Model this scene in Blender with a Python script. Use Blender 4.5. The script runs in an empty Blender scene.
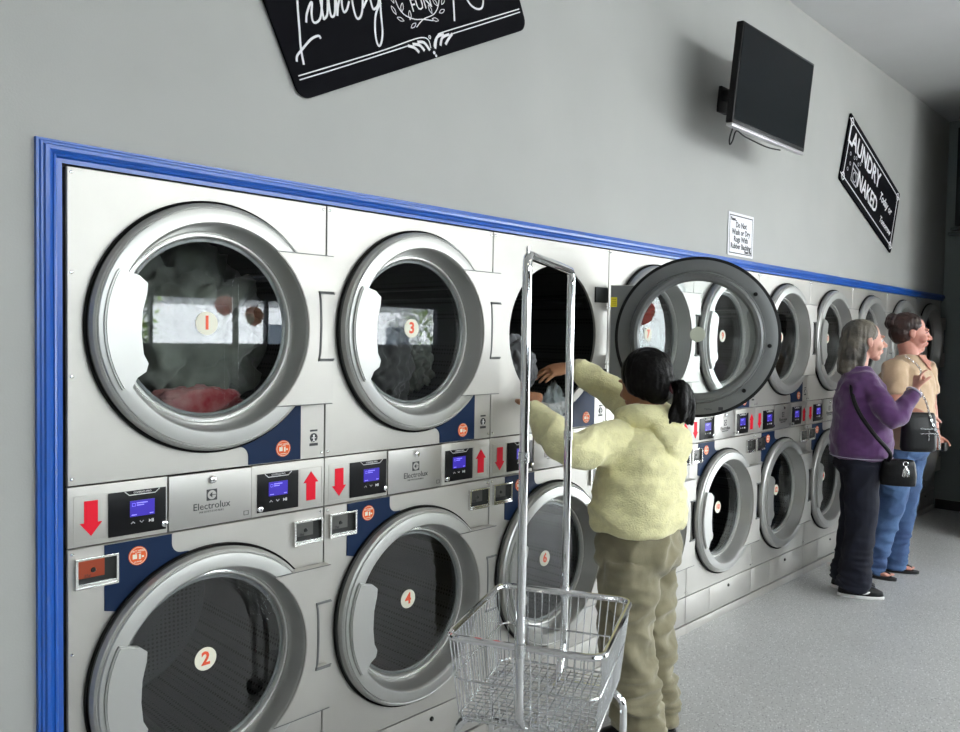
import bpy, bmesh, math, random
from math import sin, cos, pi, radians as rad
from mathutils import Vector, Matrix, noise
S = bpy.context.scene
COL = S.collection
V = Vector
W = 0.8

# ------------------------------------------------------------------ materials
MATS = {}
def mat(name, col=(.5,.5,.5), rough=.5, metal=0., emit=None, estr=1., spec=.5, noise_amt=0., nscale=20., bump=0., bscale=60., col2=None, sheen=0., alpha=None):
    if name in MATS: return MATS[name]
    m = bpy.data.materials.new(name); m.use_nodes = True
    nt = m.node_tree; b = nt.nodes['Principled BSDF']
    b.inputs['Base Color'].default_value = (*col, 1)
    b.inputs['Roughness'].default_value = rough
    b.inputs['Metallic'].default_value = metal
    b.inputs['Specular IOR Level'].default_value = spec
    if sheen: b.inputs['Sheen Weight'].default_value = sheen
    tc = nt.nodes.new('ShaderNodeTexCoord')
    if col2 is None and noise_amt: col2 = tuple(max(0, c*(1-noise_amt)) for c in col)
    if col2 is not None:
        n = nt.nodes.new('ShaderNodeTexNoise'); n.inputs['Scale'].default_value = nscale; n.inputs['Detail'].default_value = 5
        r = nt.nodes.new('ShaderNodeValToRGB'); r.color_ramp.elements[0].position = .35; r.color_ramp.elements[1].position = .68
        r.color_ramp.elements[0].color = (*col2, 1); r.color_ramp.elements[1].color = (*col, 1)
        nt.links.new(tc.outputs['Object'], n.inputs['Vector']); nt.links.new(n.outputs['Fac'], r.inputs['Fac'])
        nt.links.new(r.outputs['Color'], b.inputs['Base Color'])
    if bump:
        n2 = nt.nodes.new('ShaderNodeTexNoise'); n2.inputs['Scale'].default_value = bscale; n2.inputs['Detail'].default_value = 4
        bp = nt.nodes.new('ShaderNodeBump'); bp.inputs['Strength'].default_value = bump; bp.inputs['Distance'].default_value = .01
        nt.links.new(tc.outputs['Object'], n2.inputs['Vector']); nt.links.new(n2.outputs['Fac'], bp.inputs['Height'])
        nt.links.new(bp.outputs['Normal'], b.inputs['Normal'])
    if emit:
        b.inputs['Emission Color'].default_value = (*emit, 1); b.inputs['Emission Strength'].default_value = estr
    MATS[name] = m
    return m

def glass_mat(name, tint, refl=1.0, f0=.06):
    """thin pane: tinted see-through with a mirror coat"""
    m = bpy.data.materials.new(name); m.use_nodes = True; nt = m.node_tree; nt.nodes.clear()
    out = nt.nodes.new('ShaderNodeOutputMaterial'); mx = nt.nodes.new('ShaderNodeMixShader')
    tr = nt.nodes.new('ShaderNodeBsdfTransparent'); tr.inputs[0].default_value = (*tint, 1)
    gl = nt.nodes.new('ShaderNodeBsdfGlossy'); gl.inputs['Roughness'].default_value = .0; gl.inputs[0].default_value = (refl, refl, refl, 1)
    lw = nt.nodes.new('ShaderNodeLayerWeight'); lw.inputs['Blend'].default_value = .25
    mr = nt.nodes.new('ShaderNodeMapRange'); mr.inputs['To Min'].default_value = f0; mr.inputs['To Max'].default_value = .5
    nt.links.new(lw.outputs['Fresnel'], mr.inputs['Value'])
    ge = nt.nodes.new('ShaderNodeNewGeometry'); sb = nt.nodes.new('ShaderNodeMath'); sb.operation = 'SUBTRACT'; sb.inputs[0].default_value = 1.; mu = nt.nodes.new('ShaderNodeMath'); mu.operation = 'MULTIPLY'
    nt.links.new(ge.outputs['Backfacing'], sb.inputs[1]); nt.links.new(mr.outputs[0], mu.inputs[0]); nt.links.new(sb.outputs[0], mu.inputs[1])
    nt.links.new(mu.outputs[0], mx.inputs[0]); nt.links.new(tr.outputs[0], mx.inputs[1]); nt.links.new(gl.outputs[0], mx.inputs[2])
    nt.links.new(mx.outputs[0], out.inputs[0])
    return m

steel = mat('panel_steel', (.50,.485,.455), .44, .62, bump=.02, bscale=250, noise_amt=.05, nscale=6)
steel_d = mat('vault_steel', (.43,.42,.40), .38, .75)
ring_m = mat('door_ring_silver', (.50,.50,.485), .38, .7)
ring_dark = mat('door_inner_grey', (.16,.165,.165), .42, .35)
lip_m = mat('polished_lip', (.78,.78,.76), .18, .95)
gasket_m = mat('black_rubber', (.008,.008,.008), .6, spec=.2)
navy_m = mat('navy_panel', (.008,.022,.065), .4, spec=.15)
black_pl = mat('black_plastic', (.006,.006,.007), .3, spec=.2)
blackm = mat('matte_black', (.012,.012,.013), .65)
white_m = mat('white_print', (.85,.85,.85), .6)
chrome = mat('chrome', (.85,.85,.86), .08, 1.)
chrome_r = mat('zinc_wire', (.72,.73,.74), .22, .95)
ink = mat('dark_ink', (.03,.03,.035), .5)
red_m = mat('red_vinyl', (.80,.008,.03), .5, spec=.2)
screen_m = mat('lcd_screen', (.02,.01,.2), .3, emit=(.07,.035,.75), estr=.5)
screen_t = mat('lcd_text', (.3,.3,.9), .3, emit=(.35,.32,1.), estr=.8)
orange_m = mat('orange_sticker', (.80,.13,.03), .5, spec=.2)
cream_m = mat('cream_sticker', (.83,.80,.66), .5)
orange_ink = mat('orange_ink', (.85,.10,.03), .5)
drum_back = mat('dark_drum_steel', (.035,.04,.04), .45, .6)  # darker steel for the lifter ribs
cab_m = mat('cabinet_grey', (.05,.05,.05), .7)
yellow_m = mat('yellow_label', (.75,.62,.02), .5)
coin_reflection_m = mat('coin_plate_reflection', (.34,.055,.02), .35, .3)  # orange reflection put into the plate colour
slot_m = mat('slot_black', (.02,.022,.022), .3, .3)
slotp_m = mat('slot_plate', (.12,.12,.115), .3, .6)

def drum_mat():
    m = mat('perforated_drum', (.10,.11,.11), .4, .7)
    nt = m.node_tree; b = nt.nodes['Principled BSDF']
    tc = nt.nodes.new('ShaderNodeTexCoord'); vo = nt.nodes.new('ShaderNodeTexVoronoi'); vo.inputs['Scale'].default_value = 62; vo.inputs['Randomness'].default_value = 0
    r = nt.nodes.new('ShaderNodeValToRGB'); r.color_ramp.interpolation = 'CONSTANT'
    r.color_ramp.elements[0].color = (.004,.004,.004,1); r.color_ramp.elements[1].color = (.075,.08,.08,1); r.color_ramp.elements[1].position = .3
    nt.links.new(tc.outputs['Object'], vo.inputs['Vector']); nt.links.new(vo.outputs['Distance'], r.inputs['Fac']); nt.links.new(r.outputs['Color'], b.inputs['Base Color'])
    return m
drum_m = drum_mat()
door_glass = glass_mat('door_glass', (.88,.90,.90), 1., .045)
pane_glass = glass_mat('window_glass', (.93,.95,.95), 1., .04)

# ------------------------------------------------------------------ mesh builder
class MB:
    def __init__(s): s.v = []; s.f = []; s.mi = []; s.m = 0
    def add(s, vs, fs):
        o = len(s.v); s.v += [tuple(p) for p in vs]; s.f += [tuple(i+o for i in f) for f in fs]; s.mi += [s.m]*len(fs); return s
    def use(s, i): s.m = i; return s
    def box(s, x0, x1, y0, y1, z0, z1, b=0.):
        if b <= 0:
            vs = [(x,y,z) for x in (x0,x1) for y in (y0,y1) for z in (z0,z1)]
            return s.add(vs, [(0,1,3,2),(4,6,7,5),(0,4,5,1),(2,3,7,6),(0,2,6,4),(1,5,7,3)])
        bm = bmesh.new(); bmesh.ops.create_cube(bm, size=1)
        for v in bm.verts: v.co = V(((x0+x1)/2+v.co.x*(x1-x0), (y0+y1)/2+v.co.y*(y1-y0), (z0+z1)/2+v.co.z*(z1-z0)))
        bmesh.ops.bevel(bm, geom=bm.edges[:], offset=b, segments=2, affect='EDGES', profile=.6)
        return s.bm(bm)
    def bm(s, bm):
        bm.verts.index_update(); s.add([v.co.copy() for v in bm.verts], [[v.index for v in f.verts] for f in bm.faces]); bm.free(); return s
    def tube(s, pts, r, n=10, closed=False, cap=True, flat=1.):
        """round bar along a polyline; r may be a list"""
        pts = [V(p) for p in pts]; k = len(pts); rs = r if isinstance(r, (list, tuple)) else [r]*k
        up = None; vs = []
        for i in range(k):
            a = pts[(i-1) % k] if (closed or i > 0) else pts[0]; b = pts[(i+1) % k] if (closed or i < k-1) else pts[-1]
            t = (b-a).normalized()
            if up is None:
                up = t.cross(V((0,0,1)));
                if up.length < .1: up = t.cross(V((1,0,0)))
                up.normalize()
            up = (up - t*up.dot(t)).normalized(); w = t.cross(up)
            for j in range(n):
                an = 2*pi*j/n; vs.append(pts[i] + up*cos(an)*rs[i] + w*sin(an)*rs[i]*flat)
        fs = []
        for i in range(k if closed else k-1):
            for j in range(n):
                a = i*n+j; b = i*n+(j+1) % n; c = ((i+1) % k)*n+(j+1) % n; d = ((i+1) % k)*n+j; fs.append((a,b,c,d))
        if not closed and cap: fs += [tuple(range(n))[::-1], tuple((k-1)*n+j for j in range(n))]
        return s.add(vs, fs)
    def lathe(s, prof, c, axis='y', n=72, closed=False):
        """prof (r, h) revolved about axis through c"""
        vs = []
        for j in range(n):
            a = 2*pi*j/n
            for (r, h) in prof:
                vs.append((c[0]+r*cos(a), c[1]+h, c[2]+r*sin(a)) if axis == 'y' else (c[0]+r*cos(a), c[1]+r*sin(a), c[2]+h) if axis == 'z' else (c[0]+h, c[1]+r*cos(a), c[2]+r*sin(a)))
        k = len(prof); fs = []
        for j in range(n):
            for i in range(k if closed else k-1):
                a = j*k+i; b = j*k+(i+1) % k; c2 = ((j+1) % n)*k+(i+1) % k; d = ((j+1) % n)*k+i; fs.append((a,b,c2,d))
        return s.add(vs, fs)
    def disc(s, c, r, h0, h1, axis='y', n=40):
        return s.lathe([(0.0001,h0),(r,h0),(r,h1),(0.0001,h1)], c, axis, n)
    def prism(s, poly, y0, y1, b=0.):
        """outline in (x,z) pushed from y0 to y1 (y0 = front)"""
        bm = bmesh.new(); vs = [bm.verts.new((x, y0, z)) for x, z in poly]; f = bm.faces.new(vs)
        r = bmesh.ops.extrude_face_region(bm, geom=[f])
        for e in r['geom']:
            if isinstance(e, bmesh.types.BMVert): e.co.y = y1
        if b:
            ed = [e for e in bm.edges if abs(e.verts[0].co.y-y0) < 1e-6 and abs(e.verts[1].co.y-y0) < 1e-6]
            bmesh.ops.bevel(bm, geom=ed, offset=b, segments=2, affect='EDGES')
        bmesh.ops.recalc_face_normals(bm, faces=bm.faces[:])
        bmesh.ops.triangulate(bm, faces=[f for f in bm.faces if len(f.verts) > 4])
        return s.bm(bm)
    def xf(s, M):
        s.v = [tuple(M @ V(p)) for p in s.v]; return s
    def join(s, o, M=None):
        vs = [tuple(M @ V(p)) for p in o.v] if M is not None else o.v
        k = len(s.v); s.v += vs; s.f += [tuple(i+k for i in f) for f in o.f]; s.mi += o.mi; return s
    def build(s, name, m, parent=None, smooth=35, origin=None):
        me = bpy.data.meshes.new(name); vs = s.v
        if origin is not None: o0 = V(origin); vs = [tuple(V(p)-o0) for p in vs]
        me.from_pydata(vs, [], s.f); me.validate()
        for mm in (m if isinstance(m, (list, tuple)) else [m]): me.materials.append(mm)
        if isinstance(m, (list, tuple)) and len(me.polygons) == len(s.mi):
            me.polygons.foreach_set('material_index', s.mi)
        bm = bmesh.new(); bm.from_mesh(me); bmesh.ops.recalc_face_normals(bm, faces=bm.faces[:]); bm.to_mesh(me); bm.free()
        if smooth:
            me.polygons.foreach_set('use_smooth', [True]*len(me.polygons))
            me.set_sharp_from_angle(angle=rad(smooth))
        o = bpy.data.objects.new(name, me); COL.objects.link(o)
        if origin is not None: o.location = origin
        if parent is not None: o.parent = parent
        return o

def tag(o, label=None, cat=None, group=None, kind=None):
    if label: o['label'] = label
    if cat: o['category'] = cat
    if group: o['group'] = group
    if kind: o['kind'] = kind
    return o
def empty(name, loc=(0,0,0), rz=0., label=None, cat=None, group=None):
    o = bpy.data.objects.new(name, None); o.empty_display_size = .1; COL.objects.link(o)
    o.location = loc; o.rotation_euler = (0,0,rz); return tag(o, label, cat, group)
def copy_tree(o, parent=None):
    c = o.copy(); COL.objects.link(c); c.parent = parent
    for ch in KIDS(o): copy_tree(ch, c)
    return c
def KIDS(o): return [x for x in list(COL.objects) if x.parent is o]

FCACHE = {}
def text_mb(txt, size, depth=.0008, align='CENTER', shear=0., bold=0.):
    """lettering as a flat mesh in the (x,z) plane facing -y"""
    cu = bpy.data.curves.new('t', 'FONT'); cu.body = txt; cu.size = size; cu.extrude = depth/2; cu.align_x = align; cu.align_y = 'CENTER'; cu.shear = shear; cu.offset = bold
    cu.resolution_u = 2
    ob = bpy.data.objects.new('t', cu); COL.objects.link(ob); bpy.context.view_layer.update()
    me = ob.to_mesh(); mb = MB()
    mb.add([(v.co.x, -v.co.z, v.co.y) for v in me.vertices], [tuple(p.vertices) for p in me.polygons])
    ob.to_mesh_clear(); bpy.data.objects.remove(ob); bpy.data.curves.remove(cu)
    return mb
def T(x=0, y=0, z=0, ry=0., sx=1., sz=1.):
    return Matrix.Translation((x,y,z)) @ Matrix.Rotation(ry, 4, 'Y') @ Matrix.Diagonal((sx,1,sz,1))
def sign_words(lines, M0=None):
    mb = MB()
    for (t, x, z, size, sx) in lines: mb.join(text_mb(t, size), T(x, 0, z, 0, sx, 1))
    if M0 is not None: mb.xf(M0)
    return mb
def arc(cx, cz, r, a0, a1, n=16): return [(cx+r*cos(rad(a0+(a1-a0)*i/n)), cz+r*sin(rad(a0+(a1-a0)*i/n))) for i in range(n+1)]
def smooth_path(pts, n=6):
    """Catmull-Rom through pts"""
    P = [V(p) for p in pts]; out = []
    for i in range(len(P)-1):
        a = P[max(i-1,0)]; b = P[i]; c = P[i+1]; d = P[min(i+2,len(P)-1)]
        for k in range(n):
            t = k/n; out.append(.5*((2*b)+(c-a)*t+(2*a-5*b+4*c-d)*t*t+(-a+3*b-3*c+d)*t**3))
    out.append(P[-1]); return out
# ------------------------------------------------------------------ room
CEIL = 3.78; XE = 8.06; XL = -3.2; YB = -6.2
wall_m = mat('painted_grey_wall', (.41,.412,.395), .62, spec=.35, noise_amt=.06, nscale=2.2, bump=.04, bscale=180)
wall_dk = mat('painted_dark_wall', (.26,.30,.30), .6, noise_amt=.08, nscale=2)
ceil_m = mat('painted_ceiling', (.56,.56,.56), .8, noise_amt=.04, nscale=3)
base_m = mat('black_base', (.012,.012,.013), .5)
def floor_mat():
    m = bpy.data.materials.new('flake_epoxy_floor'); m.use_nodes = True; nt = m.node_tree; b = nt.nodes['Principled BSDF']
    tc = nt.nodes.new('ShaderNodeTexCoord')
    def vor(scale, lo, hi, ca, cb):
        v = nt.nodes.new('ShaderNodeTexVoronoi'); v.inputs['Scale'].default_value = scale
        r = nt.nodes.new('ShaderNodeValToRGB'); r.color_ramp.elements[0].position = lo; r.color_ramp.elements[1].position = hi
        r.color_ramp.elements[0].color = ca; r.color_ramp.elements[1].color = cb
        nt.links.new(tc.outputs['Object'], v.inputs['Vector']); nt.links.new(v.outputs['Distance'], r.inputs['Fac']); return r
    n = nt.nodes.new('ShaderNodeTexNoise'); n.inputs['Scale'].default_value = 1.6; n.inputs['Detail'].default_value = 8
    nt.links.new(tc.outputs['Object'], n.inputs['Vector'])
    r0 = nt.nodes.new('ShaderNodeValToRGB'); r0.color_ramp.elements[0].color = (.40,.40,.40,1); r0.color_ramp.elements[1].color = (.52,.52,.52,1)
    nt.links.new(n.outputs['Fac'], r0.inputs['Fac'])
    a = vor(75, .17, .25, (1,1,1,1), (0,0,0,1)); c = vor(85, .17, .23, (1,1,1,1), (0,0,0,1))
    m1 = nt.nodes.new('ShaderNodeMix'); m1.data_type = 'RGBA'; m1.inputs['B'].default_value = (.82,.82,.82,1)
    m2 = nt.nodes.new('ShaderNodeMix'); m2.data_type = 'RGBA'; m2.inputs['B'].default_value = (.10,.10,.11,1)
    nt.links.new(a.outputs[0], m1.inputs['Factor']); nt.links.new(r0.outputs[0], m1.inputs['A'])
    nt.links.new(c.outputs[0], m2.inputs['Factor']); nt.links.new(m1.outputs['Result'], m2.inputs['A'])
    nt.links.new(m2.outputs['Result'], b.inputs['Base Color']); b.inputs['Roughness'].default_value = .42
    bp = nt.nodes.new('ShaderNodeBump'); bp.inputs['Strength'].default_value = .15; bp.inputs['Distance'].default_value = .004
    n3 = nt.nodes.new('ShaderNodeTexNoise'); n3.inputs['Scale'].default_value = 90; nt.links.new(tc.outputs['Object'], n3.inputs['Vector'])
    nt.links.new(n3.outputs['Fac'], bp.inputs['Height']); nt.links.new(bp.outputs['Normal'], b.inputs['Normal'])
    return m
def struct(mb, name, m, **k): return tag(mb.build(name, m, smooth=0), kind='structure', **k)
struct(MB().box(XL-.15, XE+.15, YB-.15, 1.1, -.1, 0), 'floor', floor_mat())
struct(MB().box(XL-.15, XE+.15, YB-.15, .12, CEIL, CEIL+.1), 'ceiling', ceil_m)
struct(MB().box(XL, -.013, 0, .12, 0, 2.05).box(XL, XE, 0, .12, 2.05, CEIL), 'wall_front', wall_m)
struct(MB().box(XL-.15, XL, YB, .12, 0, CEIL), 'wall_left', wall_m)
# end wall: solid near the dryers, glazed further out
EW0, EW1 = -5.6, -1.45
struct(MB().box(XE, XE+.15, EW1, .95, 0, CEIL).box(XE, XE+.15, EW0, EW1, 2.55, CEIL).box(XE, XE+.15, YB, EW0, 0, CEIL), 'wall_right', wall_dk)
struct(MB().box(XE-.015, XE, EW1, -.002, 0, .095, .003), 'baseboard_right', base_m)
# street wall with a band of windows; the high row above is added for light
WX0, WX1 = -1.2, 7.2
mb = MB().box(XL, XE, YB-.15, YB, 0, 1.46).box(XL, XE, YB-.15, YB, 2.03, 2.65).box(XL, XE, YB-.15, YB, 3.5, CEIL)
for a, b_ in ((XL, WX0), (WX1, XE)): mb.box(a, b_, YB-.15, YB, 1.46, 2.03).box(a, b_, YB-.15, YB, 2.65, 3.5)
struct(mb, 'wall_back', mat('charcoal_wall', (.035,.037,.037), .8))
frame_m = mat('dark_window_frame', (.05,.055,.07), .4, .5)
def window(n, pts, axis, name='window'):
    a0, a1, z0, z1, nm = pts; f = MB(); t = .03
    def bx(a, b_, za, zb):
        if axis == 'x': f.box(a, b_, YB-.11, YB-.04, za, zb)
        else: f.box(XE+.04, XE+.11, a, b_, za, zb)
    bx(a0, a1, z0, z0+t); bx(a0, a1, z1-t, z1)
    for k in range(nm+1):
        c = a0+(a1-a0)*k/nm; bx(max(a0, c-t/2), min(a1, c+t/2), z0+t, z1-t)
    o = f.build('%s_%d' % (name, n), frame_m, smooth=0); tag(o, kind='structure')
    g = MB()
    if axis == 'x': g.box(a0+.01, a1-.01, YB-.078, YB-.072, z0+.01, z1-.01)
    else: g.box(XE+.072, XE+.078, a0+.01, a1-.01, z0+.01, z1-.01)
    g.build('pane', pane_glass, o, smooth=0)
window(1, (WX0, WX1, 1.46, 2.03, 6), 'x'); window(2, (WX0, WX1, 2.65, 3.5, 6), 'x'); window(3, (EW0, EW1, 0., 2.55, 4), 'y')  # second one is made up, to let in more light

# blue moulding round the opening
blue_m = mat('blue_gloss_paint', (.012,.10,.46), .28, spec=.6, noise_amt=.1, nscale=5)
prof = [(0,0),(0,-.003),(.013,-.004),(.017,-.013),(.022,-.015),(.025,-.012),(.034,-.019),(.044,-.021),(.048,-.016),(.053,-.016),(.057,-.013),(.063,-.013),(.064,0)]
xi, zi = -.010, 2.044
mb = MB(); vs = []
for (d, y) in prof: vs += [(xi-d, y, 0.), (xi-d, y, zi+d*.86), (XE, y, zi+d*.86)]
k = len(prof); fs = []
for i in range(k-1):
    for j in range(2): fs.append((i*3+j, i*3+j+1, (i+1)*3+j+1, (i+1)*3+j))
fs.append(tuple(i*3 for i in range(k))); fs.append(tuple(i*3+2 for i in range(k)))
mb.add(vs, fs); tag(mb.build('trim_1', blue_m, smooth=25), kind='structure')

# dark roll-shutter housing and rail beyond the corner
struct(MB().box(XE-.06, XE, -1.4, -.09, 2.76, 3.70, .01), 'trim_2', mat('shutter_housing', (.02,.028,.03), .5))
struct(MB().box(XE-.09, XE, -1.4, -.04, 2.67, 2.70, .004).box(XE-.08, XE, -1.4, -.06, 2.72, 2.745, .004), 'trim_3', mat('shutter_rail', (.13,.15,.15), .35, .6))

# ------------------------------------------------------------------ one dryer stack
ZU, ZL, DC, HR = 1.634, .630, .405, .30
Z0, Z1, Z2, ZT = .205, 1.05, 1.213, 2.040
def plate_hole(x0, x1, z0, z1, cx, cz, R, y=0., th=.012, c=.002):
    angs = sorted(set([2*pi*i/96 for i in range(96)] + [math.atan2(z-cz, x-cx) % (2*pi) for x in (x0,x1) for z in (z0,z1)]))
    n = len(angs); vs = []
    def hit(a, e):
        dx, dz = cos(a), sin(a); t = 1e9
        if dx > 1e-9: t = min(t, (x1-e-cx)/dx)
        if dx < -1e-9: t = min(t, (x0+e-cx)/dx)
        if dz > 1e-9: t = min(t, (z1-e-cz)/dz)
        if dz < -1e-9: t = min(t, (z0+e-cz)/dz)
        return cx+dx*t, cz+dz*t
    for a in angs:
        h0 = hit(a, 0); h1 = (h0[0]+(cx-h0[0])*c*2.5, h0[1]+(cz-h0[1])*c*2.5)
        h1 = (min(max(h0[0], x0+c), x1-c), min(max(h0[1], z0+c), z1-c))
        vs += [(cx+R*cos(a), y+th, cz+R*sin(a)), (cx+R*cos(a), y, cz+R*sin(a)), (h1[0], y, h1[1]), (h0[0], y+c, h0[1]), (h0[0], y+th, h0[1])]
    fs = []
    for j in range(n):
        for i in range(4):
            a = j*5+i; fs.append((a, a+1, ((j+1) % n)*5+i+1, ((j+1) % n)*5+i))
    return MB().add(vs, fs)

root = empty('stacked_dryer', (0,0,0))
G = .0018
# carcass
mb = MB()
for x0, x1 in ((.003,.015),(.785,.797)): mb.box(x0, x1, .014, .92, 0, ZT)
mb.box(.015,.785,.014,.92,ZT-.012,ZT).box(.015,.785,.90,.92,0,ZT-.012).box(.015,.785,.014,.90,0,.01).box(.015,.785,.014,.90,Z1+.03,Z1+.05)
mb.build('cabinet', cab_m, root, smooth=0)
def drum(cz):
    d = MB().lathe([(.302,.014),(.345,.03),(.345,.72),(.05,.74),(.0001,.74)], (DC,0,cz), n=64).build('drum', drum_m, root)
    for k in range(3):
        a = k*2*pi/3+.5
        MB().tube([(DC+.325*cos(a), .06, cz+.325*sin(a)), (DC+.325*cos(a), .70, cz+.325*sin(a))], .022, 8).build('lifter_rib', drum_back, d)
    return d
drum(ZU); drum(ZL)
up = plate_hole(G, W-G, Z2+G, ZT, DC, ZU, HR).build('front_panel', steel, root, smooth=20)
lo = plate_hole(G, W-G, Z0+G, Z1-G, DC, ZL, HR).build('front_panel', steel, root, smooth=20)
# navy corner panels
def navy(flip):
    # outline for the upper stack (right bottom corner), flipped by 180 degrees for the lower
    c = (DC, ZU); P = [(.706,1.396),(.706,1.218),(.520,1.218)] + arc(.490,1.245,.030,0,90,8) + [(.47,1.275)]
    P += [(c[0]+.335*cos(rad(a)), c[1]+.335*sin(rad(a))) for a in range(-78, -41, 4)]
    P.append((DC+.30,1.396)) if False else None
    mb = MB()
    if flip: P = [(W-x, (1.396-z)+ (Z1-.004-(1.396-1.218))) for x, z in P]
    return mb.prism(P, -.0025, .001)
def flipz(z): return (1.396-z)+(Z1-.004-(1.396-1.218))
nv = navy(False).build('navy_corner_panel', navy_m, root, smooth=0); tag(nv, 'dark navy blue corner panel')
nv2 = navy(True).build('navy_corner_panel', navy_m, root, smooth=0); tag(nv2, 'dark navy blue corner panel')
def pay_sticker(x, z, par):
    s = MB().disc((x,0,z), .026, -.0042, -.0024, n=32).build('round_sticker', orange_m, par); tag(s, 'round orange sticker')
    t = MB(); c = V((x,-.0046,z))
    t.lathe([(.0225,-.0046),(.0238,-.0046)], (x,0,z), n=32)
    t.join(sign_words([('PAY HERE',0,.013,.0085,1)]), T(x,-.0046,z)).join(sign_words([('LAUNDRY',0,-.0165,.005,1)]), T(x,-.0046,z))
    t.box(x-.015,x-.003,-.0048,-.0043,z-.008,z+.005).box(x+.002,x+.008,-.0048,-.0043,z-.010,z+.004).box(x+.010,x+.016,-.0048,-.0043,z-.006,z-.001).tube([(x-.008,-.0046,z+.007),(x,-.0046,z+.009),(x+.008,-.0046,z+.007)], .0008, 4)
    # sub-part level: joined to the sticker's own print
    me = s.data; t2 = MB(); 
    bm = bmesh.new(); bm.from_mesh(me); k0 = len(bm.faces)
    vv = [bm.verts.new(p) for p in t.v]
    for f in t.f:
        try: nf = bm.faces.new([vv[i] for i in f]); nf.material_index = 1
        except ValueError: pass
    bm.to_mesh(me); bm.free(); me.materials.append(cream_m)
pay_sticker(.641, 1.258, nv); pay_sticker(.183, flipz(1.262), nv2)
# safety pictogram upper right
mb = MB().disc((.757,0,1.283), .0145, -.0012, .0005, n=28).box(.743,.771,-.0012,.0005,1.303,1.309).box(.741,.773,-.0012,.0005,1.256,1.265)
mb.use(1).disc((.757,0,1.289), .0035, -.0018, .0005, n=12).box(.7545,.7595,-.0018,.0005,1.272,1.287).box(.749,.765,-.0018,.0005,1.281,1.2835).tube([(.7555,-.0012,1.273),(.751,-.0012,1.2705)],.0012,4).tube([(.7585,-.0012,1.273),(.763,-.0012,1.2705)],.0012,4)
mb.build('safety_pictogram', [ink, white_m], root, smooth=0)

# control strip
for side in (0, 1):
    x0, x1 = ((G, .2675), (.5325, W-G))[side]
    f = MB().box(x0, x1, 0, .014, Z1+G, Z2-G, .0015)
    ax = (.060, .748)[side]
    for (a, b_, c, d) in ((ax-.043,ax+.043,1.064,1.0655),(ax-.043,ax+.043,1.1845,1.186),(ax-.043,ax-.0415,1.0655,1.1845),(ax+.0415,ax+.043,1.0655,1.1845)):
        f.box(a, b_, -.0012, .001, c, d)
    fr = f.build('control_fascia', steel, root, smooth=20)
    # black keypad
    k0, k1 = ((.104,.262),(.551,.6985))[side]
    kp = MB().box(k0, k1, -.0035, .0, 1.064, 1.184, .001); kp.build('keypad', black_pl, fr, smooth=20)
    xc = (.195, .624)[side]
    p = MB(); y = -.0046
    p.tube([(xc-.048,y,1.183),(xc-.036,y,1.1725),(xc+.036,y,1.1725),(xc+.048,y,1.183)], .0012, 4)
    p.join(sign_words([('COMPASS PRO',0,0,.0075,1)]), T(xc,y,1.1785))
    for k, q in enumerate((-1,1)): p.tube([(xc-.026+k*.024-.005,y,1.096-q*-.0025),(xc-.026+k*.024,y,1.096-q*.0025),(xc-.026+k*.024+.005,y,1.096+q*.0025)], .0011, 4)
    p.prism([(xc+.018,1.0915),(xc+.018,1.1005),(xc+.0245,1.096)], y-.0006, y+.0006).box(xc+.0255,xc+.0275,y-.0006,y+.0006,1.0915,1.1005).box(xc+.029,xc+.031,y-.0006,y+.0006,1.0915,1.1005)
    p.build('keypad_print', white_m, fr, smooth=0)
    sc = MB().box(xc-.034, xc+.034, -.0050, -.003, 1.112, 1.156, .0008)
    sc.use(1).tube([(xc-.028,-.0052,1.149),(xc-.028,-.0052,1.141),(xc-.020,-.0052,1.141),(xc-.020,-.0052,1.149)], .0006, 4, closed=True)
    for (a, b_, z) in ((-.016,.014,1.149),(-.016,.004,1.143),(-.030,-.016,1.117),(.020,.030,1.117)): sc.box(xc+a, xc+b_, -.0054, -.0048, z-.0012, z+.0012)
    sc.build('display', [screen_m, screen_t], fr, smooth=0)
    # arrow
    d = -1 if side == 0 else 1; zc = 1.125
    A = [(-.019,-.046),(.019,-.046),(.019,.012),(.031,.012),(0,.048),(-.031,.012),(-.019,.012)]
    ar = MB().prism([(ax+a*.92, zc+d*b_) for a, b_ in (A if d > 0 else A[::-1])], -.0014, .0); o = ar.build('arrow_sticker', red_m, fr, smooth=0); tag(o, 'red arrow pointing %s' % ('down','up')[side])
    lx, lz = ((.256,1.080),(.560,1.076))[side]
    MB().lathe([(.0001,-.011),(.005,-.011),(.0085,-.0095),(.010,-.003),(.010,.002)], (lx,0,lz), n=20).use(1).box(lx-.001,lx+.001,-.0118,-.0105,lz-.004,lz+.004).build('key_lock', [chrome, ink], fr)
# coin vault door
vd = MB().box(.270, .530, -.004, .012, Z1+.003, Z2-.003, .002).build('coin_vault_door', steel_d, root, smooth=20)
MB().lathe([(.0001,-.016),(.006,-.016),(.010,-.014),(.012,-.008),(.012,-.002)], (.400,0,1.188), n=22).use(1).box(.399,.401,-.0168,-.0155,1.184,1.192).build('key_lock', [chrome, ink], vd)
p = MB(); y = -.0048; ex, ez = .400, 1.143
p.join(sign_words([('Electrolux',0,0,.0285,1.0)]), T(ex,y,1.111)); p.join(sign_words([('P R O F E S S I O N A L',0,0,.0082,.95)]), T(ex,y,1.0945))
p.box(.504,.520,y,y+.0008,1.066,1.0672).box(.504,.520,y,y+.0008,1.078,1.0792).box(.504,.5052,y,y+.0008,1.0672,1.078).box(.5188,.520,y,y+.0008,1.0672,1.078)
p.build('brand_lettering', ink, vd, smooth=0)
p = MB().prism([(ex-.0165,ez-.0165),(ex+.0165,ez-.0165),(ex+.0165,ez+.0165),(ex-.0165,ez+.0165)], y, y+.001)
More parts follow.
